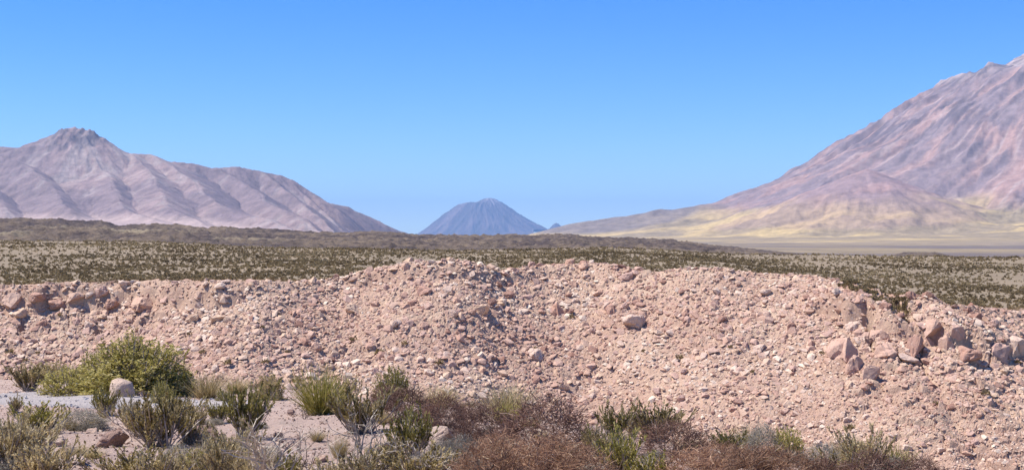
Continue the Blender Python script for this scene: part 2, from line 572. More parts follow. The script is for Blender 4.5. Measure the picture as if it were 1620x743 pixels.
n = 0.6 * fbm(xl * 0.02, yl * 0.008, 3, 75) + 0.6 * fbm(xl * 0.12, yl * 0.03, 3, 78)
n2 = fbm(xl * 0.006, yl * 0.004, 3, 76)
dark = np.array([0.085, 0.063, 0.055]); brn = np.array([0.175, 0.13, 0.09]); tan = np.array([0.34, 0.28, 0.18])
f1 = smooth(-0.5, 0.5, n)[..., None]
cl = dark * (1 - f1) + brn * f1
f2 = (smooth(0.1, 0.5, fbm(xl * 0.012, yl * 0.01, 4, 77) + 0.4 * n2) * smooth(0.6, 0.25, rise) * left)[..., None]
cl = cl * (1 - f2 * 0.6) + tan * f2 * 0.6
tag(link('lava_flow', make_mesh('lava_flow', np.stack([xl, yl + 0 * xl, zl], -1), grid_faces(len(yl), len(t)), {'Col': cl.reshape(-1, 3)}, True), MAT['lava']), 'dark brown lava ridge beyond the scrub plateau', kind='structure')

# ------------------------------------------------------------------ plain to the horizon
t = np.linspace(-0.75, 0.75, 260)[None, :]
y = np.geomspace(900, 62000, 150)[:, None]
x = t * y


def plain_z(x, y):
    return 0.0076 * y - 25 + 4 * fbm(x * 0.0008, y * 0.0008, 3, 81)


n = smooth(-0.4, 0.4, fbm(x * 0.0012, y * 0.0006, 4, 83))[..., None]
cp = np.array([0.165, 0.13, 0.11]) * (1 - n) + np.array([0.27, 0.205, 0.12]) * n
tag(link('plain', make_mesh('plain', np.stack([x, y + 0 * x, plain_z(x, y)], -1), grid_faces(150, 260), {'Col': cp.reshape(-1, 3)}, True), MAT['plain']), 'desert plain running to the foot of the mountains', kind='structure')


# ------------------------------------------------------------------ mountains
def lerp3(a, b, f):
    return np.asarray(a) * (1 - f[..., None]) + np.asarray(b) * f[..., None]


# right: tall stratovolcano with its summit outside the frame
t = np.linspace(-0.03, 0.48, 540)[None, :]
y = np.concatenate([np.linspace(2600, 7600, 90), np.linspace(7640, 12600, 180), np.linspace(12700, 15500, 20)])[:, None]
x = t * y
cx, cy = 5340.0, 12000.0
rr = np.hypot(x - cx, y - cy)
th = np.arctan2(y - cy, x - cx)
wr = 1 + 0.05 * fbm(x * 0.0006, y * 0.0006, 3, 90)
rw = rr * wr
RP = [0, 500, 971, 1079, 1295, 1564, 1834, 2050, 2266, 2481, 2697, 2967, 3236, 3560, 3776, 4045, 4315, 4693, 4950, 5394, 6200, 7200, 8200, 9200, 12000]
HP = [1870, 1790, 1620, 1560, 1430, 1425, 1255, 1105, 975, 850, 725, 590, 480, 355, 285, 195, 132, 104, 80, 64, 46, 24, 4, -6, -40]
h = np.interp(rw, RP, HP)
tw = th + 0.045 * fbm(x * 0.0007, y * 0.0007, 2, 91)
env = smooth(600, 1600, rr) * smooth(6500, 2800, rr)
g = ridged(tw * 5.0, rr * 0.00035, 4, 92, 0.55)
g2 = ridged(tw * 19.0, rr * 0.0009, 3, 93, 0.55)
h = h + env * (50 * (g - 0.9) + 8 * (g2 - 0.8))
h, er = erode(h, x, y, 640.0, 14.0, 5, 501)
h = h + smooth(7500, 4500, rr) * 14 * fbm(x * 0.0016, y * 0.0016, 4, 94)
crag = smooth(2900, 1900, rr) * smooth(0.1, 0.8, fbm(x * 0.002, y * 0.002, 2, 95) + 0.35)
h = h + crag * 17 * ridged(x * 0.006, y * 0.006, 4, 96)


def cone(xc, yc, top, base, rad, pw=1.0):
    d = np.hypot(x - xc, (y - yc))
    dn = d * (1 + 0.10 * fbm(x * 0.004, y * 0.004, 3, int(abs(xc)) % 97))
    return base + (top - base) * (1 - dn / rad)


c1 = cone(2270, 9000, 505, 240, 640)
h0 = h
h = smax(h, erode(c1, x, y, 160.0, 6.0, 3, 531)[0], 110)
conemask = smooth(-10, 40, c1 - h0)
# dark low mound at the foot of the left flank
c2 = 150 * np.exp(-(((x - 820) / 620) ** 2 + ((y - 11000) / 500) ** 2) ** 1.6)
h = h + c2 * 0.7
mound = smooth(25, 70, c2)
st = fbm(tw * 46, rr * 0.0013, 4, 97)
pat = fbm(tw * 11, rr * 0.0016, 5, 98)
alt = h + 60 * fbm(x * 0.0012, y * 0.0012, 4, 99)
mauve = [0.235, 0.173, 0.168]; pink = [0.35, 0.220, 0.183]; pale = [0.42, 0.335, 0.305]; olive = [0.30, 0.228, 0.125]; yell = [0.49, 0.355, 0.16]; greyp = [0.25, 0.195, 0.165]
pat = pat + 0.35 * er; cm = lerp3(mauve, pink, smooth(-0.3, 0.6, pat + 0.25 * st))
cm = cm + (np.asarray(pale) - cm) * (smooth(0.30, 0.9, st + 0.5 * pat) * 0.5)[..., None]
cm = cm + (np.asarray(pale) - cm) * (smooth(1330, 1480, alt) * 0.8)[..., None]
ta = np.abs(np.abs(th) - 2.85)
dk = smooth(0.05, 0.6, fbm(tw * 26, rr * 0.0032, 4, 101) + 0.25 * smooth(0.5, 0.1, ta)) * smooth(3500, 2600, rr) * smooth(0.75, 0.25, ta)
cm = cm + (np.asarray([0.085, 0.065, 0.07]) - cm) * (0.65 * dk)[..., None]
lowm = smooth(360, 190, alt)
cm = cm + (np.asarray(olive) - cm) * (lowm * 0.9)[..., None]
cm = cm + (np.asarray(yell) - cm) * (lowm * smooth(10, 60, alt) * smooth(-0.15, 0.45, fbm(x * 0.0011, y * 0.0026, 5, 102)) * 0.95)[..., None]
cm = cm + (np.asarray(greyp) - cm) * (smooth(28, -8, h + 18 * fbm(x * 0.002, y * 0.002, 3, 104)) * 0.9)[..., None]
cm = cm + (np.asarray([0.37, 0.225, 0.20]) - cm) * (conemask * 0.3)[..., None]
cm = cm + (np.asarray([0.19, 0.155, 0.145]) - cm) * (mound * 0.8)[..., None]
h = np.where(rr > 9600, np.minimum(h, plain_z(x, y) - 30), h)
tag(link('mountain', make_mesh('mountain', np.stack([x, y + 0 * x, h], -1), grid_faces(len(y), t.shape[1]), {'Col': cm.reshape(-1, 3)}, True), MAT['mountain']), 'tall pink and mauve volcano slope with grassy olive apron', kind='structure')


# left: mauve range with a craggy knob and spurs
def P(u, v, Y):
    return ((u - 810) / F * Y, Y, (VH - v) / F * Y)


crest = [(-700, 300, 9800), (-400, 215, 9900), (-200, 235, 9900), (0, 227, 10000), (35, 229, 10000), (60, 219, 10000), (90, 209, 10000), (100, 204, 10000), (125, 202, 10000), (148, 207, 10000),
         (160, 217, 10000), (180, 230, 10000), (200, 238, 10000), (237, 239, 10050), (262, 251, 10150), (300, 255, 10200), (330, 263, 10200), (370, 260, 10250),
         (400, 265, 10300), (440, 273, 10300), (462, 281, 10300), (500, 305, 10200), (540, 326, 10100), (580, 352, 10050), (608, 370, 10000), (628, 388, 10000), (655, 415, 10000)]
spurs = [
    [(204, 239, 9950), (258, 296, 9000), (308, 348, 8000)],
    [(0, 236, 9700), (80, 296, 8900), (138, 330, 8100)],
    [(-200, 240, 9800), (-100, 262, 9400), (20, 330, 8200)],
    [(237, 240, 10050), (326, 305, 9100), (400, 336, 8400), (462, 356, 7700)],
    [(125, 203, 10000), (148, 262, 9500), (212, 317, 8600), (262, 352, 7800)],
    [(330, 263, 10200), (420, 312, 9300), (520, 359, 8100)],
    [(400, 266, 10300), (465, 315, 9700), (545, 364, 8900)],
    [(460, 282, 10300), (510, 330, 9900), (560, 362, 9500)],
    [(-330, 222, 9900), (-260, 290, 9000), (-200, 340, 8000)],
]
t = np.linspace(-0.47, -0.06, 560)[None, :]
y = np.concatenate([np.linspace(5200, 7600, 45), np.linspace(7620, 10600, 200), np.linspace(10650, 12000, 20)])[:, None]
x = t * y
xw = x + 90 * fbm(x * 0.0007, y * 0.0007, 3, 111)
yw = y + 90 * fbm(x * 0.0007, y * 0.0007, 3, 112)
hl = np.full(x.shape, -500.0); along = np.zeros(x.shape); dist = np.zeros(x.shape)
for pi, pl in enumerate([crest] + spurs):
    pts = [np.array(P(*p)) for p in pl]
    base = 0.0
    sx, sy = (x + 0.25 * (xw - x), y + 0.25 * (yw - y)) if pi == 0 else (xw, yw)
    for a, b in zip(pts[:-1], pts[1:]):
        ab = b[:2] - a[:2]; L = np.hypot(*ab)
        s = np.clip(((sx - a[0]) * ab[0] + (sy - a[1]) * ab[1]) / (L * L), 0, 1)
        d = np.hypot(sx - a[0] - s * ab[0], sy - a[1] - s * ab[1])
        z = a[2] + (b[2] - a[2]) * s
        sl = 0.64 if pi == 0 else 0.44
        if pi >= len(spurs) - 3: sl = 0.56
        cand = z - sl * d / (1 + d / (5000.0 if pi == 0 else 2600.0))
        better = cand > hl
        along = np.where(better, base + s * L + pi * 7777.0, along)
        dist = np.where(better, d, dist)
        hl = smax(cand, hl, 16.0 if pi else 8.0)
        base += L
hl = hl - 20 - 175 * smooth(-1400, -720, x)
g = ridged(along * 0.0085, dist * 0.0006, 3, 113, 0.5)
hl = hl + smooth(40, 300, dist) * smooth(1800, 600, dist) * 9 * (g - 0.8)
hl, er = erode(hl, x, y, 300.0, 8.0, 5, 601)
hl = hl + 6 * fbm(x * 0.003, y * 0.003, 4, 114)
knob = np.exp(-(((x - P(125, 0, 10000)[0]) / 230) ** 2 + ((y - 10000) / 330) ** 2) ** 2)
hl = hl + knob * 22 * (ridged(x * 0.009, y * 0.009, 4, 115) - 0.6)
apron = plain_z(x, y) - 8 + 140 * smooth(4800, 9200, y + 0.15 * x + 500) * smooth(-900, -2200, x)
hl = smax(hl, apron, 30)
st = 0.55 * er + 0.35 * fbm(along * 0.02, dist * 0.0011, 4, 116)
pat = fbm(x * 0.0013, y * 0.0013, 4, 117)
mauve = [0.22, 0.16, 0.155]; pinkg = [0.305, 0.212, 0.188]; paleg = [0.36, 0.30, 0.27]; dark = [0.13, 0.105, 0.11]
cl = lerp3(mauve, pinkg, smooth(-0.4, 0.5, pat))
cl = cl + (np.asarray(paleg) - cl) * (smooth(-0.1, 0.6, st + 0.5 * pat + 0.35 * smooth(-3000, -4200, x) - 0.1) * 0.55)[..., None]
cl = cl + (np.asarray(mauve) * 0.85 - cl) * (smooth(0.1, 0.6, -st) * 0.6)[..., None]
cl = cl + (np.asarray([0.45, 0.335, 0.285]) - cl) * (smooth(60, 5, hl - apron) * 0.75)[..., None]
kd = smooth(0.35, 0.8, knob) * smooth(-0.2, 0.3, fbm(x * 0.012, hl * 0.01, 3, 118) + 0.1)
cl = cl + (np.asarray(dark) - cl) * (0.8 * kd)[..., None]
tag(link('mountain', make_mesh('mountain', np.stack([x, y + 0 * x, hl], -1), grid_faces(len(y), t.shape[1]), {'Col': cl.reshape(-1, 3)}, True), MAT['mountain']), 'mauve mountain range with a craggy knob and long spurs', kind='structure')

# centre: distant blue cone
t = np.linspace(-0.085, 0.06, 420)[None, :]
y = np.linspace(36500, 42500, 120)[:, None]
x = t * y
Y0 = 40000.0
ux = [560, 640, 660, 690, 710, 728, 740, 752, 765, 775, 782, 790, 800, 820, 840, 857, 875, 940]
vx = [380, 375, 371, 350, 335, 322.5, 319, 319.5, 315, 313, 314, 318, 324, 338, 350, 358, 366, 376]
xc = (772 - 810) / F * Y0
dd = np.hypot(x - xc, y - Y0)
sg = np.sign(x - xc)
side = smooth(-500, 500, x - xc)
thc = np.arctan2(y - Y0, x - xc)
uL_ = 772 - dd / Y0 * F
uR_ = 772 + dd / Y0 * F
hh = (VH - np.interp(uL_, ux, vx)) * (1 - side) + (VH - np.interp(uR_, ux, vx)) * side
hh = hh / F * Y0
gc = ridged(thc * 4.3 + 0.5 * fbm(x * 0.0011, y * 0.0011, 2, 124), dd * 0.0007, 4, 121, 0.65)
hh = hh + smooth(100, 700, dd) * smooth(2600, 900, dd) * 30 * (gc - 0.8)
hh, erc = erode(hh, x, y, 700.0, 26.0, 4, 701)
c3 = 230 * np.exp(-(((x - (880 - 810) / F * 40000) / 190) ** 2 + ((y - 40000) / 300) ** 2)) + (VH - 357) / F * 40000 - 55 + 0 * x
hh = np.maximum(hh, np.where(np.abs(x - 1258) < 700, c3 - 55, -500))
hh = hh - 40 + 45 * np.exp(-((x - xc - 50) / 230) ** 2 - ((y - Y0) / 300) ** 2)
sc_ = 0.5 * fbm(thc * 9, dd * 0.0012, 4, 122) + 0.4 * erc
cc = lerp3([0.10, 0.085, 0.085], [0.20, 0.15, 0.145], smooth(-0.4, 0.6, sc_))
cc = cc + (np.asarray([0.6, 0.58, 0.58]) - cc) * (smooth(1230, 1420, hh + 120 * sc_) * 0.55 * smooth(0.0, 0.5, sc_))[..., None]
tag(link('mountain', make_mesh('mountain', np.stack([x, y + 0 * x, hh], -1), grid_faces(120, 420), {'Col': cc.reshape(-1, 3)}, True), MAT['mountain']), 'small distant cone volcano fading blue on the horizon', kind='structure')

# ------------------------------------------------------------------ rocks
def rock_variant(seed, n=13, flat=1.0, boxy=0.5, rough=False):
    r = np.random.default_rng(seed)
    p = r.normal(size=(n, 3))
    p /= np.linalg.norm(p, axis=1)[:, None]
    m = np.abs(p).max(1)[:, None]
    p = p * (1 - boxy) + boxy * p / m * 0.85
    p *= r.uniform(0.82, 1.08, (n, 1))
    p *= np.array([1.0, r.uniform(0.65, 0.95), flat * r.uniform(0.7, 1.0)])
    bm = bmesh.new()
    for q in p:
        bm.verts.new(q)
    bmesh.ops.convex_hull(bm, input=bm.verts)
    loose = [v for v in bm.verts if not v.link_faces]
    bmesh.ops.delete(bm, geom=loose, context='VERTS')
    bmesh.ops.triangulate(bm, faces=bm.faces)
    bmesh.ops.recalc_face_normals(bm, faces=bm.faces)
    bm.verts.index_update()
    if rough:
        bmesh.ops.bevel(bm, geom=list(bm.edges), offset=0.045, segments=1, affect='EDGES', clamp_overlap=True)
        bmesh.ops.triangulate(bm, faces=bm.faces)
        for lim in (0.26, 0.17):
            bmesh.ops.subdivide_edges(bm, edges=[e for e in bm.edges if e.calc_length() > lim], cuts=1)
            bmesh.ops.triangulate(bm, faces=bm.faces)
        o3 = Vector((seed * 1.7, 0, 0))
        for v in bm.verts:
            nn = v.co.normalized()
            v.co += nn * (0.07 * mnoise.noise(v.co * 1.9 + o3) + 0.045 * mnoise.noise(v.co * 4.5 + o3) + 0.025 * mnoise.noise(v.co * 11.0 + o3) - 0.10 * max(0, 0.12 - abs(mnoise.noise(v.co * 1.6 - o3))) / 0.12)
        bmesh.ops.recalc_face_normals(bm, faces=bm.faces)
        bm.verts.index_update()
    V = np.array([v.co[:] for v in bm.verts]); Fc = np.array([[v.index for v in f.verts] for f in bm.faces])
    bm.free()
    V = V / np.ptp(V[:, 0])          # about one unit long
    return V, Fc


VAR_BIG = [rock_variant(100 + i, 18, 0.5 + 0.35 * (i % 3) / 2, 0.62, True) for i in range(18)]
VAR_SM = [rock_variant(200 + i, 12, 0.30 + 0.35 * (i % 3) / 2, 0.6) for i in range(20)]
VAR_TINY = [rock_variant(300 + i, 7, 0.6, 0.3) for i in range(10)]


def rot_mats(n, r, tilt=0.35):
    """random yaw and a modest tilt"""
    a = r.uniform(0, 2 * np.pi, n)
    ca, sa = np.cos(a), np.sin(a)
    Z = np.zeros(n); O = np.ones(n)
    Rz = np.stack([np.stack([ca, -sa, Z], -1), np.stack([sa, ca, Z], -1), np.stack([Z, Z, O], -1)], 1)
    b = r.normal(0, tilt, n); cb, sb = np.cos(b), np.sin(b)
    Rx = np.stack([np.stack([O, Z, Z], -1), np.stack([Z, cb, -sb], -1), np.stack([Z, sb, cb], -1)], 1)
    c_ = r.normal(0, tilt, n); cc_, sc2 = np.cos(c_), np.sin(c_)
    Ry = np.stack([np.stack([cc_, Z, sc2], -1), np.stack([Z, O, Z], -1), np.stack([-sc2, Z, cc_], -1)], 1)
    return np.einsum('nij,njk,nkl->nil', Ry, Rx, Rz)


def scatter(name, variants, pos, size, r, mat, tilt=0.35, rnd=None, lean=None):
    """Many copies of the variants merged into one mesh."""
    n = len(pos)
    which = r.integers(0, len(variants), n)
    M = rot_mats(n, r, tilt) * np.asarray(size)[:, None, None]
    if lean is not None:            # lay the stones along the slope they rest on
        c_, s_ = np.cos(lean), np.sin(lean)
        Z = np.zeros(n); O = np.ones(n)
        A = np.stack([np.stack([O, Z, Z], -1), np.stack([Z, c_, -s_], -1), np.stack([Z, s_, c_], -1)], 1)
        M = np.einsum('nij,njk->nik', A, M)
    if rnd is None:
        rnd = r.uniform(0, 1, n)
    vs, fs, rs, off = [], [], [], 0
    for i, (V, Fc) in enumerate(variants):
        idx = np.nonzero(which == i)[0]
        if not len(idx):
            continue
        W = np.einsum('nij,vj->nvi', M[idx], V) + pos[idx][:, None, :]
        vs.append(W.reshape(-1, 3))
        fs.append((Fc[None] + (np.arange(len(idx)) * len(V))[:, None, None] + off).reshape(-1, 3))
        rs.append(np.repeat(rnd[idx], len(V)))
        off += len(idx) * len(V)
    me = make_mesh(name, np.concatenate(vs), np.concatenate(fs), {'rnd': np.concatenate(rs)})
    return link(name, me, mat)


def slope_points(n, r, qlo=-5.0, qhi=33.0, tl=-0.375, th_=0.375):
    q = r.uniform(qlo, qhi, n)
    tt = r.uniform(tl, th_, n)
    y = 128 - q
    for _ in range(6):
        y = rim_y(tt * y) - q
    x = tt * y
    yr = rim_y(x); u = 810 + x / yr * F
    hump = (np.interp(u, U_B, V_B) - np.interp(u, U_R, V_R)) / F * yr
    keep = (q > -0.2 + 0.8 * perlin(x * 0.5, y * 0.1, 131)) | ((hump > 0.25) & (q > -hump * 3.2))
    gap = (u > 1335) & (u < 1425) & (q < 2.5 + 1.5 * perlin(x * 0.8, 3.1, 132)) & (np.abs(u - 1455) > 28)   # scrub creeping over the rim
    keep &= ~gap
    x, y, q, u = x[keep], y[keep], q[keep], u[keep]
    return x, y, q, u


r = np.random.default_rng(11)
# small and middling rubble (uncountable)
x, y, q, u = slope_points(14000, r)
size = 0.14 + 0.16 * r.pareto(3.2, len(x)).clip(0, 2.2)
fine_zone = smooth(1050, 1500, u) * smooth(8, 16, q)
size *= (1 - 0.25 * fine_zone)
z = H(x, y) + size * 0.08
patch = fbm(x * 0.12, y * 0.12, 3, 141)
rn = np.clip(0.5 + 0.38 * patch + r.normal(0, 0.22, len(x)), 0, 1)
tag(scatter('rubble', VAR_TINY[:5] + VAR_SM[:6], np.stack([x, y, z], 1), size, r, MAT['rock_stuff'], 0.4, rn, 0.5 * smooth(-1, 2, q)), 'loose pink rubble covering the far slope', 'rubble', kind='stuff')
x, y, q, u = slope_points(37000, r, -5, 33)
size = np.clip(0.25 + 0.20 * r.pareto(2.6, len(x)), 0, 0.9)
size *= (1 - 0.35 * smooth(1050, 1450, u) * smooth(9, 16, q)) * (1 - 0.25 * smooth(10, 25, q))
z = H(x, y) + size * 0.04
patch = fbm(x * 0.12, y * 0.12, 3, 141)
rn = np.clip(0.55 + 0.35 * patch + r.normal(0, 0.24, len(x)), 0, 1)
tag(scatter('rubble', VAR_SM, np.stack([x, y, z], 1), size, r, MAT['rock_stuff'], 0.22, rn, 0.52 * smooth(-1, 2, q)), 'fist to knee sized pink rocks strewn over the far slope', 'rubble', kind='stuff')

# single boulders
BIG_ME = []
for i, (V, Fc) in enumerate(VAR_BIG):
    me = make_mesh('boulder', V, Fc)
    me.materials.append(MAT['rock'])
    BIG_ME.append(me)
taken = []


def put_boulder(p, w, hgt, depth=None, yaw=0.0, tilt=(0, 0), var=0, sink=0.25, label='', group=None, name='boulder', mats=None, tone=0.5):
    o = bpy.data.objects.new(name, (mats or BIG_ME)[var % len(mats or BIG_ME)])
    col.objects.link(o)
    zz = (VAR_BIG[var % len(VAR_BIG)][0])
    o.scale = (w, (depth or w * 0.9) / np.ptp(zz[:, 1]), hgt / np.ptp(zz[:, 2]))
    o.rotation_euler = (tilt[0], tilt[1], yaw)
    o.location = (p[0], p[1], p[2] + hgt * (0.5 - sink))
    o.color = (tone, tone, tone, 1)
    tag(o, label, 'boulder', group)
    taken.append((p[0], p[1], max(w, hgt) * 0.5))
    return o


LARGE = [  # u, v of the base, width, height in photograph pixels, label
    (1003, 512, 36, 24, 'largest pale flat-faced boulder midway up the rubble slope, dark hollow beneath'),
    (846, 561, 25, 15, 'pale boulder overhanging a small dark hollow low on the rubble slope'),
    (558, 489, 23, 13, 'flat-topped tan boulder on the slope below the left end of the rock hump'),
    (626, 516, 18, 13, 'pale tilted block lying alone below the rock hump'),
    (500, 550, 19, 14, 'rounded boulder low on the slope with a dark shaded right end'),
    (715, 498, 20, 15, 'pale wedge-shaped boulder below the middle of the rock hump'),
    (760, 492, 28, 18, 'broad tan boulder shading a dark gap on the upper slope'),
    (670, 463, 24, 16, 'dark-faced leaning slab near the top of the rock hump'),
    (884, 492, 24, 22, 'reddish upright block standing in the upper rubble slope'),
    (968, 492, 18, 18, 'reddish brown block beside the largest pale boulder'),
    (1202, 553, 19, 11, 'white-topped boulder on the slope above the dry bushes'),
    (1345, 612, 14, 14, 'small dark-sided wedge standing below the big outcrop'),
    (1340, 556, 58, 36, 'broad pink outcrop block left of the dark cleft'),
    (1352, 585, 30, 34, 'tall pink block at the foot of the dark cleft'),
    (1376, 592, 26, 26, 'rounded pink block on the right side of the dark cleft'),
    (1393, 534, 30, 18, 'flat overhanging block above a dark slot in the outcrop'),
    (1400, 560, 36, 24, 'jumbled pink block between the two dark slots of the outcrop'),
    (1446, 558, 28, 36, 'tall upright reddish pillar block in the middle of the outcrop'),
    (1436, 568, 34, 13, 'pale capping slab resting over a black hollow in the outcrop'),
    (1476, 527, 28, 24, 'square pink block at the top right of the outcrop'),
    (1470, 545, 20, 20, 'squat pink block under the top right of the outcrop'),
    (1496, 545, 22, 28, 'upright narrow block at the right end of the outcrop'),
    (1512, 527, 22, 20, 'angular block leaning at the right shoulder of the outcrop'),
    (1525, 560, 34, 20, 'shattered low block right of the outcrop'),
    (1580, 560, 34, 30, 'wide leaning slab right of the outcrop beyond a dark crack'),
    (1606, 552, 30, 34, 'tall pale slab standing at the right end of the rim rocks'),
    (1350, 520, 26, 16, 'flat pale rock above the broad outcrop block'),
    (172, 482, 26, 19, 'dark-faced block framed by cracks in the left rim rocks'),
    (20, 478, 34, 26, 'jagged pink block at the far left end of the rim rocks'),
    (228, 485, 52, 30, 'big smooth pink outcrop block with a dark overhang at the left rim'),
    (206, 495, 26, 14, 'low jutting block below the big smooth outcrop block'),
    (90, 482, 34, 20, 'layered pink ledge block in the left rim rocks'),
    (120, 472, 30, 16, 'thin pink slab lying along the left rim'),
    (160, 462, 30, 16, 'square pink slab at the top of the left rim'),
    (345, 507, 28, 16, 'rounded tan boulder below the rim right of the left outcrop'),
    (60, 470, 30, 16, 'weathered pink slab beside the jagged block of the left rim'),
]
for i, (u_, v_, w_, h_, lab) in enumerate(LARGE):
    p = hit(u_, v_, 60)
    m = p[1] / F * (0.8 if u_ < 300 else 1.0)
    put_boulder(p, w_ * m * 1.08, h_ * m * 1.3, w_ * m * (0.9 + 0.3 * r.random()), r.normal(0, 0.25), (r.normal(0, 0.10), r.normal(0, 0.12)), int(r.integers(0, 18)), 0.48, lab, tone=0.15 if ('red' in lab or 'dark-faced' in lab) else 0.84 if ('pale' in lab or 'white' in lab) else 0.7 if 'tan' in lab else r.uniform(0.3, 0.6))

cnt = 0
x, y, q, u = slope_points(9000, r, -3, 30)
TONES = [(0.06, 'dark reddish'), (0.3, 'pink'), (0.5, 'mauve pink'), (0.68, 'tan'), (0.88, 'pale cream')]


def zone(u_, q_):
    if q_ < 5.5:
        if u_ < 330: return 'wedged in the rim ledge above the largest green bush', 'rim ledge rocks'
        if u_ > 1290: return 'packed into the blocky outcrop with the dark cleft', 'outcrop rocks'
        if 560 < u_ < 1020: return 'lying on the rock hump that rises above the plateau rim', 'rocks of the hump'
        return 'lying just under the plateau rim', 'rocks under the rim'
    if q_ > 14 and u_ > 900: return 'low on the rubble slope above the rusty shrubs', 'boulders low on the slope'
    if q_ > 14: return 'low on the rubble slope above the green bushes', 'boulders low on the slope'
    if u_ > 1290: return 'strewn on the slope below the outcrop with the dark cleft', 'boulders below the outcrop'
    if 560 < u_ < 1020: return 'strewn on the slope below the rock hump', 'boulders below the hump'
    return 'loose midway on the rubble slope', 'boulders midway on the slope'


for i in range(len(x)):
    if cnt >= 262:
        break
    rim = q[i] < 5.5 and (u[i] < 330 or 1290 < u[i] or 640 < u[i] < 1010)
    if not rim and r.random() < 0.62:
        continue
    w = (r.uniform(0.65, 1.15) if rim else r.uniform(0.55, 0.95)) * (0.75 if (u[i] > 1050 and q[i] > 10) else 1)
    if any((x[i] - a) ** 2 + (y[i] - b) ** 2 < (w * 0.5 + c_) ** 2 * 0.6 for a, b, c_ in taken):
        continue
    ratio = r.uniform(0.38, 0.85)
    shape = 'flat slab' if ratio < 0.52 else 'blocky boulder' if ratio < 0.7 else 'tall chunky boulder'
    tone, tname = TONES[int(r.integers(0, 5))]
    where, grp = zone(u[i], q[i])
    p = (x[i], y[i], float(H(x[i], y[i])))
    put_boulder(p, w, w * ratio * 1.15, w * r.uniform(0.65, 0.95), r.choice([0, math.pi]) + r.normal(0, 0.5), ((0.35 if q[i] > 0 else 0) + r.normal(0, 0.18), r.normal(0, 0.15)), int(r.integers(0, 18)), 0.36,
                tname + ' ' + shape + ' ' + where, grp, tone=tone)
    cnt += 1

# ------------------------------------------------------------------ plants
def unit(v):
    return v / np.maximum(np.linalg.norm(v, axis=-1, keepdims=True), 1e-9)


class Geo:
    def __init__(self):
        self.v = []; self.f3 = []; self.f4 = []; self.r = []; self.n = 0

    def add(self, V, f3=None, f4=None, rnd=None):
        V = V.reshape(-1, 3)
        self.v.append(V)
        if f3 is not None: self.f3.append(f3.reshape(-1, 3) + self.n)
        if f4 is not None: self.f4.append(f4.reshape(-1, 4) + self.n)
        self.r.append(rnd if rnd is not None else np.full(len(V), 0.5))
        self.n += len(V)

    def mesh(self, name):
        fs = []
        if self.f3: fs.append(np.concatenate(self.f3))
        if self.f4: fs.append(np.concatenate(self.f4))
        return make_mesh(name, np.concatenate(self.v), fs, {'rnd': np.concatenate(self.r)})


def paths(p0, d0, L, k, r, up=0.0, wob=0.2):
    """grow N curved stems: returns (N,k,3)"""
    pts = [p0]; d = unit(d0); p = p0
    step = (L / (k - 1))[:, None]
    for i in range(k - 1):
        p = p + d * step
        pts.append(p)
        d = unit(d + np.array([0, 0, up]) + r.normal(0, wob, d.shape))
    return np.stack(pts, 1)


def ribbons(g, pth, w0, w1, r, rnd):
    N, k, _ = pth.shape
    d = unit(pth[:, -1] - pth[:, 0])
    side = unit(np.cross(d, r.normal(size=(N, 3))))
    w = np.linspace(w0, w1, k)[None, :, None]
    V = np.stack([pth - side[:, None] * w, pth + side[:, None] * w], 2)
    b = np.arange(N)[:, None] * (2 * k) + np.arange(k - 1)[None] * 2
    f = np.stack([b, b + 1, b + 3, b + 2], -1)
    g.add(V, f4=f, rnd=np.repeat(rnd, 2 * k))


def tubes(g, pth, w0, w1, r, rnd):
    N, k, _ = pth.shape
    d = unit(pth[:, -1] - pth[:, 0])
    s1 = unit(np.cross(d, r.normal(size=(N, 3)))); s2 = np.cross(d, s1)
    w = np.linspace(w0, w1, k)[None, :, None]
    ring = [pth + w * (s1[:, None] * math.cos(a) + s2[:, None] * math.sin(a)) for a in (0, 2.0944, 4.1888)]
    V = np.stack(ring, 2)
    b = (np.arange(N)[:, None, None] * (3 * k) + np.arange(k - 1)[None, :, None] * 3)
    j = np.arange(3)[None, None]; j2 = (j + 1) % 3
    f = np.stack([b + j, b + j2, b + j2 + 3, b + j + 3], -1)
    g.add(V, f4=f, rnd=np.repeat(rnd, 3 * k))


def leaves(g, p, d, L, w, r, rnd):
    N = len(p)
    d = unit(d)
    side = unit(np.cross(d, r.normal(size=(N, 3))))
    L = L[:, None]
    V = np.stack([p, p + d * L * 0.5 + side * w, p + d * L, p + d * L * 0.5 - side * w], 1)
    b = np.arange(N)[:, None] * 4
    g.add(V, f4=b + np.arange(4)[None], rnd=np.repeat(rnd, 4))


def cone_dirs(n, r, lo, hi):
    """directions tilted lo..hi radians from vertical"""
    th = r.uniform(lo, hi, n) if lo else np.sqrt(r.uniform(0, 1, n)) * hi
    a = r.uniform(0, 6.2832, n)
    return np.stack([np.sin(th) * np.cos(a), np.sin(th) * np.sin(a), np.cos(th)], 1)


def along(pth, n, r, lo, hi):
    """n random points on each path"""
    N, k, _ = pth.shape
    s = r.uniform(lo, hi, (N, n)) * (k - 1)
    i = np.clip(s.astype(int), 0, k - 2); f = (s - i)[..., None]
    idx = np.arange(N)[:, None]
    P0 = pth[idx, i]; P1 = pth[idx, i + 1]
    return (P0 * (1 - f) + P1 * f), unit(P1 - P0)


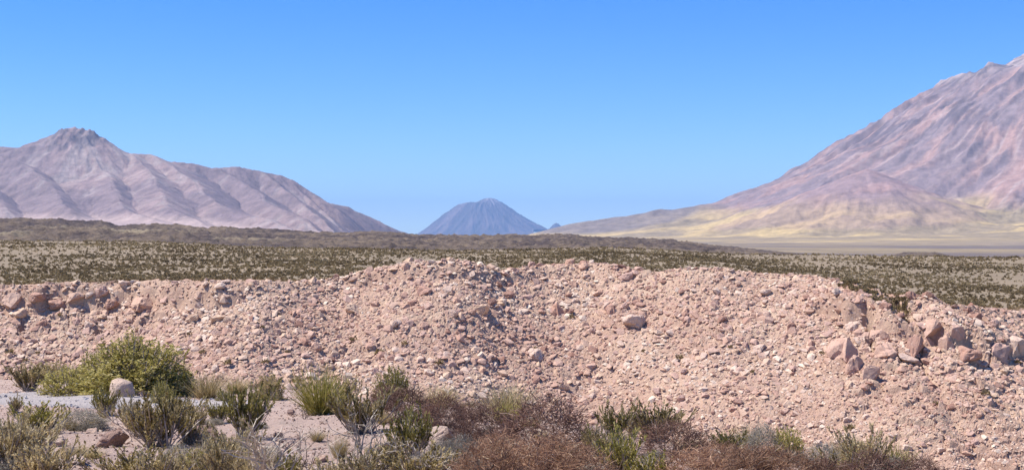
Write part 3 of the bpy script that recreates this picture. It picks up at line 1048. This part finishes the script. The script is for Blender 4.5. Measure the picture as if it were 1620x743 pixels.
def broom(seed, nst=42, lean=0.8, leafn=20, tw=5):
    """upright many-stemmed shrub: bare lower stems, leafy finger-like tips"""
    r = np.random.default_rng(seed); b = Geo(); f = Geo()
    a = r.uniform(0, 6.28, nst); rad = 0.16 * np.sqrt(r.random(nst))
    p0 = np.stack([rad * np.cos(a), rad * np.sin(a), np.full(nst, -0.04)], 1)
    d0 = cone_dirs(nst, r, 0, lean)
    L = r.uniform(0.35, 0.85, nst)
    st = paths(p0, d0, L, 5, r, 0.10, 0.15)
    tubes(b, st, 0.013, 0.006, r, r.uniform(0, 1, nst))
    bp, bd = along(st, tw, r, 0.25, 1.0)
    bp = bp.reshape(-1, 3); bd = bd.reshape(-1, 3); n = len(bp)
    twg = paths(bp, bd + r.normal(0, 0.3, (n, 3)) + [0, 0, 0.5], r.uniform(0.14, 0.36, n), 4, r, 0.14, 0.12)
    ribbons(b, twg, 0.006, 0.004, r, r.uniform(0, 1, n))
    lp, ld = along(twg, leafn, r, 0.25, 1.0)
    tip = np.repeat(r.uniform(0, 0.85, n), leafn)
    lp = lp.reshape(-1, 3); ld = ld.reshape(-1, 3); m = len(lp)
    leaves(f, lp, ld + r.normal(0, 0.27, (m, 3)), r.uniform(0.04, 0.085, m), 0.010, r, np.clip(tip + r.uniform(0, 0.25, m), 0, 1))
    return [('branches', b), ('foliage', f)]


def dome(seed, ntw=300, leafn=26, lsz=0.05):
    """dense rounded leafy bush built of upright clumps"""
    r = np.random.default_rng(seed); b = Geo(); f = Geo()
    d = cone_dirs(ntw, r, 0, 1.72)
    lump = 1 + 0.22 * perlin(d[:, 0] * 2.1 + seed, d[:, 1] * 2.1 + d[:, 2], seed % 50) + r.normal(0, 0.05, ntw)
    end = d * lump[:, None] * np.array([0.5, 0.5, 0.92]) + [0, 0, 0.05]
    p0 = d * np.array([0.06, 0.06, 0.0]) + [0, 0, -0.03]
    s = np.linspace(0, 1, 5)[None, :, None]
    st = p0[:, None] * (1 - s) + end[:, None] * s
    st[:, 1:] += r.normal(0, 0.016, st[:, 1:].shape); st[:, 1:4, 2] -= 0.03
    sel = r.random(ntw) < 0.4
    tubes(b, st[sel], 0.012, 0.004, r, r.uniform(0, 1, sel.sum()))
    bp, bd = along(st, 4, r, 0.55, 0.98)
    bp = bp.reshape(-1, 3); bd = bd.reshape(-1, 3); n = len(bp)
    twg = paths(bp, bd + r.normal(0, 0.5, (n, 3)) + [0, 0, 0.7], r.uniform(0.06, 0.15, n), 3, r, 0.1, 0.15)
    ln = max(3, leafn // 4)
    lp, ld = along(twg, ln, r, 0.0, 1.0)
    tone = np.repeat(np.repeat(r.uniform(0.15, 0.8, ntw), 4), ln)
    lp = lp.reshape(-1, 3); ld = ld.reshape(-1, 3); m = len(lp)
    leaves(f, lp, ld + r.normal(0, 0.55, (m, 3)), r.uniform(0.6, 1.3, m) * lsz, lsz * 0.26, r, np.clip(tone + r.uniform(0, 0.35, m), 0, 1))
    return [('branches', b), ('foliage', f)]


def cushion(seed, n=1700, L0=0.10, L1=0.26, loose=0.5):
    """dome of interlaced dry twigs"""
    r = np.random.default_rng(seed); b = Geo(); f = Geo()
    nb = 50
    st = paths(np.tile([0, 0, -0.03], (nb, 1)) + r.normal(0, 0.05, (nb, 3)) * [1, 1, 0], cone_dirs(nb, r, 0, 1.5), r.uniform(0.3, 0.55, nb), 4, r, 0.0, 0.2)
    tubes(b, st, 0.012, 0.005, r, r.uniform(0, 1, nb))
    d = cone_dirs(n, r, 0, 1.66)
    rad = r.uniform(0.55, 1.0, n) ** 0.5
    lump = 1 + 0.2 * perlin(d[:, 0] * 2.4 + seed, d[:, 1] * 2.4 - d[:, 2], seed % 40)
    p = d * (rad * lump * 0.92)[:, None] * np.array([0.5, 0.5, 0.9])
    dirs = d * loose + r.normal(0, 0.7, (n, 3)) + [0, 0, 0.25]
    tw = paths(p, dirs, r.uniform(L0, L1, n), 4, r, 0.0, 0.35)
    tw[..., 2] = np.maximum(tw[..., 2], 0.0)
    ribbons(f, tw, 0.0052, 0.0028, r, np.clip(r.beta(1.6, 2.0, n), 0, 1))
    return [('branches', b), ('twigs', f)]


def bare(seed, nm=9, lean=0.8):
    """leafless bleached branching skeleton"""
    r = np.random.default_rng(seed); b = Geo(); f = Geo()
    st = paths(r.normal(0, 0.05, (nm, 3)) * [1, 1, 0] + [0, 0, -0.03], cone_dirs(nm, r, 0, lean), r.uniform(0.5, 0.9, nm), 7, r, 0.06, 0.24)
    tubes(b, st, 0.013, 0.006, r, r.uniform(0.3, 1, nm))
    p, d = along(st, 5, r, 0.2, 0.95)
    p = p.reshape(-1, 3); d = d.reshape(-1, 3); n = len(p)
    t2 = paths(p, d + r.normal(0, 0.55, (n, 3)) + [0, 0, 0.2], r.uniform(0.18, 0.42, n), 5, r, 0.05, 0.3)
    tubes(b, t2, 0.0065, 0.0035, r, r.uniform(0.3, 1, n))
    p, d = along(t2, 4, r, 0.25, 1.0)
    p = p.reshape(-1, 3); d = d.reshape(-1, 3); n = len(p)
    t3 = paths(p, d + r.normal(0, 0.6, (n, 3)) + [0, 0, 0.2], r.uniform(0.07, 0.2, n), 4, r, 0.0, 0.3)
    ribbons(f, t3, 0.0036, 0.002, r, r.uniform(0.2, 1, n))
    return [('branches', b), ('twigs', f)]


def tuft(seed, n=520, lean=0.75):
    """bunch of grass-like blades"""
    r = np.random.default_rng(seed); f = Geo(); b = Geo()
    a = r.uniform(0, 6.28, n); rad = 0.2 * np.sqrt(r.random(n))
    p0 = np.stack([rad * np.cos(a), rad * np.sin(a), np.full(n, -0.03)], 1)
    d0 = cone_dirs(n, r, 0, lean) + p0 * [1.2, 1.2, 0]
    st = paths(p0, d0, r.uniform(0.35, 1.0, n), 5, r, -0.03, 0.10)
    ribbons(f, st, 0.0075, 0.0022, r, r.uniform(0, 1, n))
    m = 160
    d0 = cone_dirs(m, r, 0.2, 1.2)
    st = paths(p0[:m], d0, r.uniform(0.15, 0.35, m), 4, r, 0, 0.2)
    ribbons(b, st, 0.008, 0.004, r, r.uniform(0, 0.5, m))
    return [('dead_blades', b), ('blades', f)]


GEN = {'broom': broom, 'dome': dome, 'cushion': cushion, 'bare': bare, 'tuft': tuft}
PROTO = {}


def proto(kind, colr, var):
    key = (kind, colr, var % 3)
    if key not in PROTO:
        gk = (kind, var % 3)
        if gk not in PROTO:
            if kind == 'bigdome':
                PROTO[gk] = dome(900, 700, 36, 0.036)
            else:
                PROTO[gk] = GEN[kind](500 + 37 * (var % 3) + len(kind) * 3)
            allv = np.concatenate([v_ for _, g_ in PROTO[gk] for v_ in g_.v])
            sw = 0.5 / np.percentile(np.hypot(allv[:, 0], allv[:, 1]), 95)
            sh = 1.0 / np.percentile(allv[:, 2], 98.5)
            for _, g_ in PROTO[gk]:
                g_.v = [v_ * np.array([sw, sw, sh]) for v_ in g_.v]
        out = []
        for nm, g in PROTO[gk]:
            if (gk, nm) not in PROTO:
                PROTO[(gk, nm)] = g.mesh(nm)
                PROTO[(gk, nm)].materials.append(None)
            if nm in ('foliage', 'blades', 'twigs'):
                mt = MAT['deadwood'] if (kind == 'bare' and colr != 'dark') else MAT['darkwood'] if kind == 'bare' else MAT['f_' + colr]
            elif nm == 'dead_blades':
                mt = MAT['f_straw']
            else:
                mt = MAT['deadwood'] if (kind == 'bare' and colr != 'dark') else MAT['darkwood'] if kind in ('cushion', 'bare') else MAT['wood']
            out.append((nm, PROTO[(gk, nm)], mt))
        PROTO[key] = out
    return PROTO[key]


rs = np.random.default_rng(23)


def shrub(u, v, w, h, kind, colr, label, name='shrub', cat='shrub', group=None, p=None, wm=None, hm=None):
    if p is None:
        p = hit(u, v, 8, 60)
        ya = np.arange(8, 60, 0.02); xa = (u - 810) / F * ya
        ye = ya[np.argmax(ya > np.interp(xa, EDGE_X, EDGE_Y) + 1.2)]
        m = min(p[1], ye) / F
        wm = w * m; hm = h * m
        if p[1] > ye:            # its foot is hidden just over the brink of the bank: root it on the brink, same top
            xe = (u - 810) / F * ye
            p = np.array([xe, ye, float(H(xe, ye))])
            hm = max(hm, (VH - v + h) / F * ye - p[2])
    root = bpy.data.objects.new(name, None)
    root.empty_display_size = 0.2
    col.objects.link(root)
    root.location = tuple(p)
    root.rotation_euler = (0, 0, rs.uniform(0, 6.28))
    root.scale = (wm, wm, hm)
    for nm, me, mt in proto(kind, colr, int(rs.integers(0, 3))):
        c = link(nm, me, None, root)
        c.material_slots[0].link = 'OBJECT'
        c.material_slots[0].material = mt
        if nm in ('twigs', 'foliage', 'blades', 'dead_blades'):
            c['kind'] = 'stuff'
    tag(root, label, cat, group)
    return root


S = [
    # behind and along the gravel track
    (45, 618, 72, 40, 'broom', 'olive', 'yellowish olive shrub at the left end of the hedge behind the gravel track'),
    (78, 604, 80, 30, 'dome', 'olive', 'dull grey olive shrub behind the hedge of the gravel track'),
    (106, 625, 92, 40, 'dome', 'green', 'low wide green shrub spreading along the far edge of the gravel track'),
    (143, 614, 60, 52, 'dome', 'green', 'green shrub joining the low hedge to the largest bush'),
    (215, 622, 172, 80, 'bigdome', 'green', 'largest rounded green bush, behind the round pink boulder'),
    (285, 622, 50, 38, 'dome', 'dark', 'dark green shrub in the shade at the right end of the largest bush'),
    (222, 620, 34, 26, 'dome', 'dark', 'small dark green bush right behind the round pink boulder'),
    (257, 640, 44, 34, 'dome', 'dark', 'dark green bush in front of the largest bush'),
    (165, 655, 48, 40, 'broom', 'dark', 'compact dark green bush standing in the gravel in front of the round boulder'),
    (326, 630, 62, 38, 'tuft', 'straw', 'tan dry grass clump right of the largest bush'),
    (354, 636, 26, 18, 'dome', 'dark', 'tiny dark green plant at the foot of the tan grass clump'),
    (375, 622, 50, 24, 'tuft', 'straw', 'low straw tussock at the foot of the rubble slope'),
    (427, 632, 50, 38, 'dome', 'olive', 'olive green bush between the tan grass and the yellow-green bush'),
    # left, front of the track
    (24, 652, 26, 26, 'broom', 'olive', 'thin sprig of a shrub on the near edge of the gravel track'),
    (62, 686, 84, 48, 'broom', 'lime', 'yellow-olive broom shrub in front of the gravel track'),
    (125, 678, 96, 30, 'cushion', 'silver', 'grey half-dead low shrub beside the yellow-olive broom'),
    (20, 742, 110, 72, 'broom', 'straw', 'dry straw-grey broom shrub in the left corner'),
    (70, 768, 110, 70, 'broom', 'straw', 'twiggy straw-grey shrub beside the dry corner shrub'),
    (205, 770, 120, 60, 'broom', 'olive', 'spreading grey-olive shrub in front of the dark hollow rock'),
    (205, 672, 52, 34, 'broom', 'olive', 'small olive shrub between the compact dark bush and the tall broom'),
    (250, 706, 130, 80, 'broom', 'olive', 'tall olive broom shrub right of the dark hollow rock'),
    (300, 700, 70, 56, 'broom', 'olive', 'olive broom shrub leaning against the tall broom'),
    (308, 752, 58, 40, 'dome', 'lime', 'bright yellow-green low bush below the tall broom'),
    (280, 735, 60, 30, 'cushion', 'silver', 'grey dead twigs at the foot of the tall broom'),
    (390, 692, 96, 80, 'broom', 'dark', 'tall dark olive broom at the right end of the gravel track'),
    (345, 668, 50, 30, 'broom', 'lime', 'pale lime shrub at the end of the gravel track'),
    (345, 770, 100, 74, 'broom', 'straw', 'dry straw-coloured shrub tangled with the bleached branches'),
    (425, 775, 170, 118, 'bare', 'pale', 'large bleached bare-branched dead shrub beside the straw-coloured shrub'),
    (450, 762, 60, 44, 'broom', 'lime', 'small bright green shrub growing inside the bleached branches'),
    # middle
    (508, 655, 96, 70, 'tuft', 'lime', 'bright yellow-green bush, tallest at the foot of the slope'),
    (540, 648, 50, 50, 'broom', 'straw', 'straw-coloured shrub behind the bright yellow-green bush'),
    (570, 686, 110, 72, 'broom', 'olive', 'olive broom with dark base right of the yellow-green bush'),
    (482, 662, 40, 16, 'bare', 'dark', 'small dark sprig on the bare soil below the yellow-green bush'),
    (475, 752, 110, 70, 'bare', 'dark', 'thin dark leafless shrub on the bare soil'),
    (560, 765, 170, 112, 'bare', 'pale', 'large bleached bare-branched dead shrub in front of the olive broom'),
    (610, 772, 100, 48, 'broom', 'straw', 'dry shrub in front of the flat half-buried rock'),
    (620, 623, 62, 38, 'dome', 'dark', 'dark green bush standing out against the rubble slope'),
    (640, 668, 120, 54, 'cushion', 'brown', 'pinkish brown dry cushion below the dark green bush'),
    (703, 676, 82, 52, 'cushion', 'brown', 'rounded brown dry cushion above the half-buried pale rocks'),
    (692, 646, 74, 36, 'tuft', 'straw', 'straw grass tuft behind the rounded brown cushion'),
    (650, 726, 84, 76, 'broom', 'dark', 'upright dark green shrub with finger-like tips between pale rocks'),
    (672, 764, 130, 66, 'bare', 'pale', 'bleached forked branches below the finger-like shrub'),
    (664, 766, 120, 60, 'broom', 'olive', 'greyish shrub under the bleached forked branches'),
    (728, 758, 76, 66, 'cushion', 'silver', 'silvery grey cushion beside the rusty shrubs'),
    (770, 772, 130, 74, 'cushion', 'rust', 'rusty brown dry shrub right of the silvery cushion'),
    (805, 660, 92, 50, 'tuft', 'straw', 'pinkish straw tussock behind the darkest brown cushion'),
    (800, 668, 50, 30, 'tuft', 'lime', 'small lime grass tuft in front of the pinkish straw tussock'),
    (775, 700, 116, 58, 'cushion', 'brown', 'dark brown tangled cushion left of the darkest cushion'),
    (862, 716, 178, 84, 'cushion', 'brown', 'largest dark brown cushion shrub on the bank edge'),
    (835, 772, 150, 72, 'cushion', 'rust', 'rusty shrub in front of the largest dark cushion'),
    (915, 775, 140, 66, 'cushion', 'rust', 'rust-brown shrub between the largest dark cushion and the lime shrub'),
    (940, 720, 50, 46, 'broom', 'olive', 'olive shrub at the right foot of the largest dark cushion'),
    # right
    (972, 692, 60, 50, 'broom', 'dark', 'dark green upright shrub left of the straw broom'),
    (1038, 694, 104, 54, 'broom', 'olive', 'straw-olive broom behind the round brown cushion'),
    (1000, 690, 50, 40, 'broom', 'straw', 'pale straw sprigs between the dark green shrub and the straw broom'),
    (1066, 722, 128, 56, 'cushion', 'brown', 'round dark brown cushion in front of the straw broom'),
    (985, 756, 96, 74, 'broom', 'lime', 'lime-tipped shrub left of the round brown cushion'),
    (1095, 775, 140, 62, 'cushion', 'rust', 'orange-rust shrub in front of the round brown cushion'),
    (1170, 772, 130, 64, 'cushion', 'rust', 'orange-rust shrub below the small green broom'),
    (1150, 718, 66, 36, 'broom', 'dark', 'small green broom right of the round brown cushion'),
    (1182, 714, 64, 40, 'tuft', 'straw', 'straw grass left of the silvery bush'),
    (1030, 770, 80, 50, 'broom', 'lime', 'lime shrub beside the orange-rust shrubs'),
    (1208, 724, 66, 50, 'cushion', 'silver', 'silvery bush beside the yellow-green bush on the right of the bank'),
    (1248, 724, 54, 44, 'dome', 'lime', 'yellow-green bush right of the silvery bush'),
    (1250, 775, 130, 62, 'cushion', 'rust', 'reddest rusty shrub, below the yellow-green bush'),
    (1300, 745, 70, 42, 'cushion', 'silver', 'pale silver shrub between the red shrub and the tall grey sprigs'),
    (1335, 765, 80, 56, 'broom', 'olive', 'olive-grey shrub right of the reddest rusty shrub'),
    (1368, 742, 84, 64, 'broom', 'straw', 'tall grey-straw sprigs standing against the rubble'),
    (1416, 748, 66, 42, 'tuft', 'lime', 'yellow grass clump near the right end of the bank'),
    (1378, 775, 120, 60, 'cushion', 'brown', 'reddish brown cushion below the tall grey sprigs'),
    (1452, 776, 104, 54, 'cushion', 'brown', 'brown cushion at the right end of the bank'),
    (8, 712, 80, 56, 'broom', 'straw', 'dry pale sprigs behind the corner shrub'),
    (50, 722, 90, 62, 'broom', 'straw', 'dense straw-coloured shrub behind the twiggy corner shrubs'),
    (255, 775, 90, 62, 'broom', 'straw', 'tall straw sprigs right of the spreading grey-olive shrub'),
    (222, 690, 70, 52, 'broom', 'straw', 'straw-grey shrub touching the dark hollow rock'),
    (285, 672, 60, 44, 'broom', 'olive', 'olive shrub on the near edge of the gravel below the largest bush'),
    (370, 735, 90, 64, 'broom', 'straw', 'straw-coloured twiggy shrub below the dark olive broom'),
    (395, 770, 90, 60, 'tuft', 'straw', 'straw grass growing through the bleached branches'),
    (330, 735, 60, 44, 'bare', 'pale', 'bleached twigs right of the bright yellow-green low bush'),
    (515, 776, 100, 46, 'broom', 'straw', 'straw shrub between the two large bleached skeletons'),
    (575, 775, 90, 60, 'broom', 'straw', 'straw-grey shrub beneath the second bleached skeleton'),
    (620, 745, 70, 50, 'broom', 'olive', 'small olive shrub left of the finger-like shrub'),
    (700, 735, 60, 40, 'cushion', 'silver', 'grey twig cushion below the half-buried pale rock'),
    (735, 716, 80, 44, 'cushion', 'brown', 'low brown cushion above the silvery grey cushion'),
    (610, 650, 60, 40, 'cushion', 'brown', 'pinkish dry cushion directly below the dark green bush'),
    (745, 665, 60, 30, 'cushion', 'brown', 'small pinkish brown cushion on the bank edge beside the flat ledge stone'),
    (880, 745, 120, 56, 'cushion', 'rust', 'light rusty shrub at the foot of the largest dark cushion'),
    (790, 740, 110, 54, 'cushion', 'rust', 'dull rusty shrub below the dark brown tangled cushion'),
    (1140, 745, 110, 44, 'cushion', 'rust', 'pale rusty shrub directly below the small green broom'),
    (1210, 752, 90, 46, 'cushion', 'rust', 'dry rusty shrub in front of the silvery bush'),
    (960, 725, 60, 46, 'broom', 'straw', 'dry straw broom below the dark green upright shrub'),
    (1300, 775, 90, 50, 'cushion', 'brown', 'brown cushion between the reddest shrub and the reddish cushion'),
    (1415, 770, 80, 44, 'cushion', 'silver', 'greyish cushion below the yellow grass clump'),
    (1335, 735, 50, 40, 'tuft', 'straw', 'straw tuft left of the tall grey sprigs'),
]
for a in S:
    nm = 'grass_tuft' if a[4] == 'tuft' else 'shrub'
    shrub(*a[:6], a[6], nm, 'grass tuft' if a[4] == 'tuft' else 'shrub')

# filler tufts between the shrubs
i = 0
while i < 46:
    u_, v_ = rs.uniform(0, 1400), rs.uniform(640, 760)
    p = hit(u_, v_, 8, 60)
    if p[1] > 50 or p[1] > np.interp(p[0], EDGE_X, EDGE_Y) + 0.5 or (p[0] < -4.3 and 26 < p[1] < 37):
        continue
    if rs.random() < 0.55:
        shrub(0, 0, 0, 0, 'tuft', 'straw', 'small straw tuft growing on bare soil between the near shrubs', 'grass_tuft', 'grass tuft', 'small straw tufts on the near bank', p, rs.uniform(0.15, 0.4), rs.uniform(0.1, 0.22))
    else:
        shrub(0, 0, 0, 0, 'cushion', 'silver', 'small grey dead twig cushion on bare soil between the near shrubs', 'shrub', 'shrub', 'small dead cushions on the near bank', p, rs.uniform(0.2, 0.45), rs.uniform(0.08, 0.18))
    i += 1

# ------------------------------------------------------------------ stones of the near bank
VAR_ST = [rock_variant(150 + i, 22, 0.7, 0.3, True) for i in range(8)]
ST_ME = []
for i in range(8):
    V, Fc = VAR_ST[i]
    me = make_mesh('stone', V, Fc); me.materials.append(MAT['stone'])
    ST_ME.append(me)
# the round boulder: a subdivided, worn shape
bm = bmesh.new()
bmesh.ops.create_icosphere(bm, subdivisions=4, radius=0.5)
for v in bm.verts:
    c_ = v.co
    n_ = float(perlin(c_.x * 2.2 + 5, c_.y * 2.2 + c_.z * 1.7, 151)) * 0.20 + (float(cells(np.array([c_.x * 3.1 + 5]), np.array([c_.y * 2.7 + c_.z * 3.3]), 152)[0][0]) - 0.5) * 0.10
    v.co *= (1 + n_)
    a_ = max(abs(c_.x), abs(c_.y), abs(c_.z)) / 0.5
    v.co *= 0.72 + 0.28 / max(a_, 0.6) * 0.85
    v.co.z = max(v.co.z, -0.36)
me = bpy.data.meshes.new('boulder'); bm.to_mesh(me); bm.free()
for pl in me.polygons: pl.use_smooth = True
me.materials.append(MAT['stone'])
p = hit(193, 630, 8, 60); m = p[1] / F
o = bpy.data.objects.new('boulder', me); col.objects.link(o)
o.scale = (41 * m, 36 * m, 41 * m); o.location = (p[0], p[1], p[2] + 0.36 * 41 * m - 0.05)
o.color = (0.78, 0.78, 0.78, 1)
tag(o, 'round pale pink boulder beside the gravel track in front of the largest bush', 'boulder')

NEAR = [
    (225, 629, 30, 14, 'low flat stone touching the round pink boulder'),
    (92, 705, 26, 18, 'pale cream stone on bare soil left of the dark hollow rock'),
    (180, 706, 50, 28, 'dark hollow-sided rock on bare soil below the compact green bush'),
    (125, 732, 32, 15, 'flat reddish rock on bare soil below the pale cream stone'),
    (150, 722, 22, 9, 'low tan stone right of the flat reddish rock'),
    (326, 694, 46, 28, 'blunt tan rock half hidden between the tall broom and dark broom'),
    (417, 652, 26, 18, 'pale pinkish rock below the olive green bush'),
    (461, 655, 12, 9, 'small dark stone on bare soil left of the yellow-green bush'),
    (696, 694, 46, 22, 'pale rock half buried below the rounded brown cushion'),
    (664, 688, 36, 18, 'pale rock left of the half-buried rock'),
    (605, 714, 60, 26, 'flat half-buried pinkish rock below the olive broom'),
    (748, 656, 34, 14, 'flat pinkish ledge stone on the bank edge'),
    (545, 705, 20, 8, 'small stone on the soil below the olive broom'),
    (930, 668, 24, 12, 'pale angular stone on the bank edge left of the dark green shrub'),
    (12, 690, 18, 10, 'small pale stone beside the yellow-olive broom'),
    (440, 690, 16, 8, 'small reddish stone on bare soil right of the tall dark broom'),
]
for i, (u_, v_, w_, h_, lab) in enumerate(NEAR):
    p = hit(u_, v_, 8, 60); m = p[1] / F
    o = bpy.data.objects.new('stone', ST_ME[i % 8]); col.objects.link(o)
    V = VAR_ST[i % 8][0]
    o.scale = (w_ * m, w_ * m * 0.8 / np.ptp(V[:, 1]), h_ * m * 1.2 / np.ptp(V[:, 2]))
    o.rotation_euler = (rs.normal(0, 0.1), rs.normal(0, 0.1), rs.normal(0, 0.4))
    o.location = (p[0], p[1], p[2] + h_ * m * 0.35)
    tn = 0.82 if ('pale' in lab or 'cream' in lab) else 0.05 if 'dark' in lab else 0.35 if 'red' in lab else 0.65
    o.color = (tn, tn, tn, 1)
    tag(o, lab, 'stone')


def bank_points(n, r):
    y = r.uniform(10, 48, n) ** 1.0
    x = r.uniform(-0.42, 0.40, n) * (y + 3)
    k_ = y < np.interp(x, EDGE_X, EDGE_Y) + 2.0
    return x[k_], y[k_]


x, y = bank_points(150, rs)
for i in range(len(x)):
    w = rs.uniform(0.07, 0.2)
    o = bpy.data.objects.new('stone', ST_ME[i % 8]); col.objects.link(o)
    o.scale = (w, w, w); o.rotation_euler = (rs.normal(0, 0.2), rs.normal(0, 0.2), rs.uniform(0, 6.28))
    o.location = (x[i], y[i], float(H(x[i], y[i])) + w * 0.12)
    tn = rs.uniform(0.35, 0.8); o.color = (tn, tn, tn, 1)
    tag(o, 'small tan stone lying on the soil of the near bank', 'stone', 'small stones on the near bank')
x, y = bank_points(24000, rs)
onp = (x < -4.6) & (y < np.interp(x, px_, top) - .1) & (y > np.interp(x, px_, bot) + .1)
for msk, nm, mt, lab, s0 in ((~onp, 'pebbles', 'pebble', 'pebbles scattered over the near bank', 0.03), (onp, 'gravel', 'gravel', 'grey gravel chips of the track', 0.045)):
    xx, yy = x[msk], y[msk]
    sz = s0 + 0.014 * rs.pareto(2.5, len(xx)).clip(0, 5)
    tag(scatter(nm, VAR_TINY, np.stack([xx, yy, H(xx, yy) + sz * 0.15 + (0.02 if nm == 'gravel' else 0)], 1), sz, rs, MAT[mt], 0.6), lab, nm, kind='stuff')

# ------------------------------------------------------------------ scrub of the plateau
def scrub_variant(seed, n):
    r = np.random.default_rng(seed)
    d = cone_dirs(n, r, 0, 1.55)
    p = d * np.array([0.40, 0.40, 0.42]) * r.uniform(0.45, 1.0, (n, 1))
    dr = unit(d + r.normal(0, 0.5, (n, 3)) + [0, 0, 0.8])
    side = unit(np.cross(dr, r.normal(size=(n, 3))))
    L = r.uniform(0.16, 0.30, (n, 1)) * (44 / n) ** 0.35
    w = 0.10 * (44 / n) ** 0.5
    V = np.stack([p - side * w - dr * 0.05, p + side * w - dr * 0.05, p + dr * L], 1).reshape(-1, 3)
    V[:, 2] = np.maximum(V[:, 2], -0.02)
    return V, np.arange(3 * n).reshape(-1, 3)


SC_NEAR = [scrub_variant(700 + i, 34) for i in range(8)]
SC_MID = [scrub_variant(720 + i, 18) for i in range(8)]
SC_FAR = [scrub_variant(740 + i, 10) for i in range(8)]
r = np.random.default_rng(31)
n = 36000
y = 113 + (272 - 113) * r.random(n) ** 0.95
tt = r.uniform(-0.40, 0.40, n)
x = tt * y
yr = rim_y(x); u = 810 + x / yr * F
hump = np.maximum((np.interp(u, U_B, V_B) - np.interp(u, U_R, V_R)) / F * yr, 0)
ok = (y - yr) > 0.5 + hump * 3.6 + 0.8 * perlin(x * .4, y * .1, 161)
ok |= (u > 1325) & (u < 1430) & (y - yr > -1.5 - 3.5 * smooth(1330, 1400, u)) & (r.random(n) < 0.95)
dens = 0.66 + 0.6 * fbm(x * 0.05, y * 0.022, 4, 162)
ok &= r.random(n) < np.clip(dens, 0.15, 1.0)
x, y = x[ok], y[ok]
# scrub creeping over the brink above the outcrop
ux_ = r.uniform(1328, 1436, 190)
yx_ = np.full(190, 119.0)
qx_ = r.uniform(-1.0, 1.0, 190) + r.uniform(0, 4.5, 190) * smooth(1335, 1400, ux_)
for _ in range(6):
    yx_ = rim_y((ux_ - 810) / F * yx_) - qx_
x = np.concatenate([x, (ux_ - 810) / F * yx_]); y = np.concatenate([y, yx_])
z = H(x, y)
size = 0.24 + 0.5 * r.random(len(x)) ** 2.2
size[-190:] = r.uniform(0.4, 0.75, 190)
d = y - rim_y(x)
order = np.argsort(-(size / y))
inv = np.abs(x / y) < 0.366
order = order[inv[order]]
single = order[:300]
rest = np.setdiff1d(np.arange(len(x)), single)
ys = y[rest]
for msk, var, lab in ((ys < 180, SC_NEAR, 'low olive scrub of the plateau near the rim'), ((ys >= 180) & (ys < 225), SC_MID, 'low olive scrub across the middle of the plateau'), (ys >= 225, SC_FAR, 'low olive scrub at the far side of the plateau')):
    ii = rest[msk]
    rn = np.clip(0.45 + 0.3 * fbm(x[ii] * 0.05, y[ii] * 0.03, 3, 163) + r.normal(0, 0.22, len(ii)), 0, 1)
    tag(scatter('scrub', var, np.stack([x[ii], y[ii], z[ii]], 1), size[ii], r, MAT['f_scrub'], 0.05, rn), lab, 'scrub', kind='stuff')
SCM = []
for V, Fc in SC_NEAR:
    me = make_mesh('shrub', V, Fc, {'rnd': np.repeat(np.random.default_rng(len(SCM)).uniform(0.05, 0.8, len(V) // 3), 3)})
    me.materials.append(MAT['f_scrub']); SCM.append(me)
for j in single:
    o = bpy.data.objects.new('scrub_bush', SCM[int(r.integers(0, 8))]); col.objects.link(o)
    o.location = (x[j], y[j], z[j] - 0.01); s_ = float(size[j])
    o.scale = (s_, s_, s_ * r.uniform(0.8, 1.15)); o.rotation_euler = (0, 0, r.uniform(0, 6.28))
    tag(o, 'low olive shrub on the plateau scrubland beyond the rock rim', 'shrub', 'scrub bushes of the plateau')

# small dark plants on the rock slope
spots = [(695, 577), (845, 556), (1018, 558), (1155, 551), (1345, 680), (15, 560), (40, 572), (60, 560), (360, 577), (470, 605), (640, 545), (905, 503), (1480, 640), (1610, 575),
         (1075, 568), (560, 540), (415, 520), (420, 575), (95, 500), (455, 560), (600, 560), (1190, 590), (1300, 560), (30, 590), (70, 588), (320, 560), (300, 530), (1560, 625)]
for (u_, v_) in spots:
    p = hit(u_, v_, 60)
    o = bpy.data.objects.new('shrub', SCM[int(r.integers(0, 8))]); col.objects.link(o)
    s_ = r.uniform(0.5, 0.95)
    o.location = (p[0], p[1], p[2] + 0.05); o.scale = (s_, s_, s_ * 0.9); o.rotation_euler = (0, 0, r.uniform(0, 6.28))
    tag(o, 'small dark shrub rooted among the rocks of the far rubble slope', 'shrub', 'small shrubs on the rubble slope')

# ------------------------------------------------------------------ haze: one closed box of thin air round everything
bm = bmesh.new()
bmesh.ops.create_cube(bm, size=1.0)
for v in bm.verts:
    v.co.x *= 140000; v.co.y = (v.co.y + 0.5) * 68000 - 4000
    v.co.z = -26.0 if v.co.z < 0 else 2150.0
me = bpy.data.meshes.new('haze'); bm.to_mesh(me); bm.free()
hm_ = bpy.data.materials.new('haze'); hm_.use_nodes = True
nt = hm_.node_tree; nt.nodes.clear()
ho = nt.nodes.new('ShaderNodeOutputMaterial'); pv = nt.nodes.new('ShaderNodeVolumePrincipled')
pv.inputs['Color'].default_value = (0.37, 0.61, 1.0, 1)
pv.inputs['Density'].default_value = 2.5e-5
pv.inputs['Anisotropy'].default_value = 0.0
nt.links.new(pv.outputs[0], ho.inputs['Volume'])
tag(link('haze', me, hm_), 'thin blue mountain haze', kind='stuff')
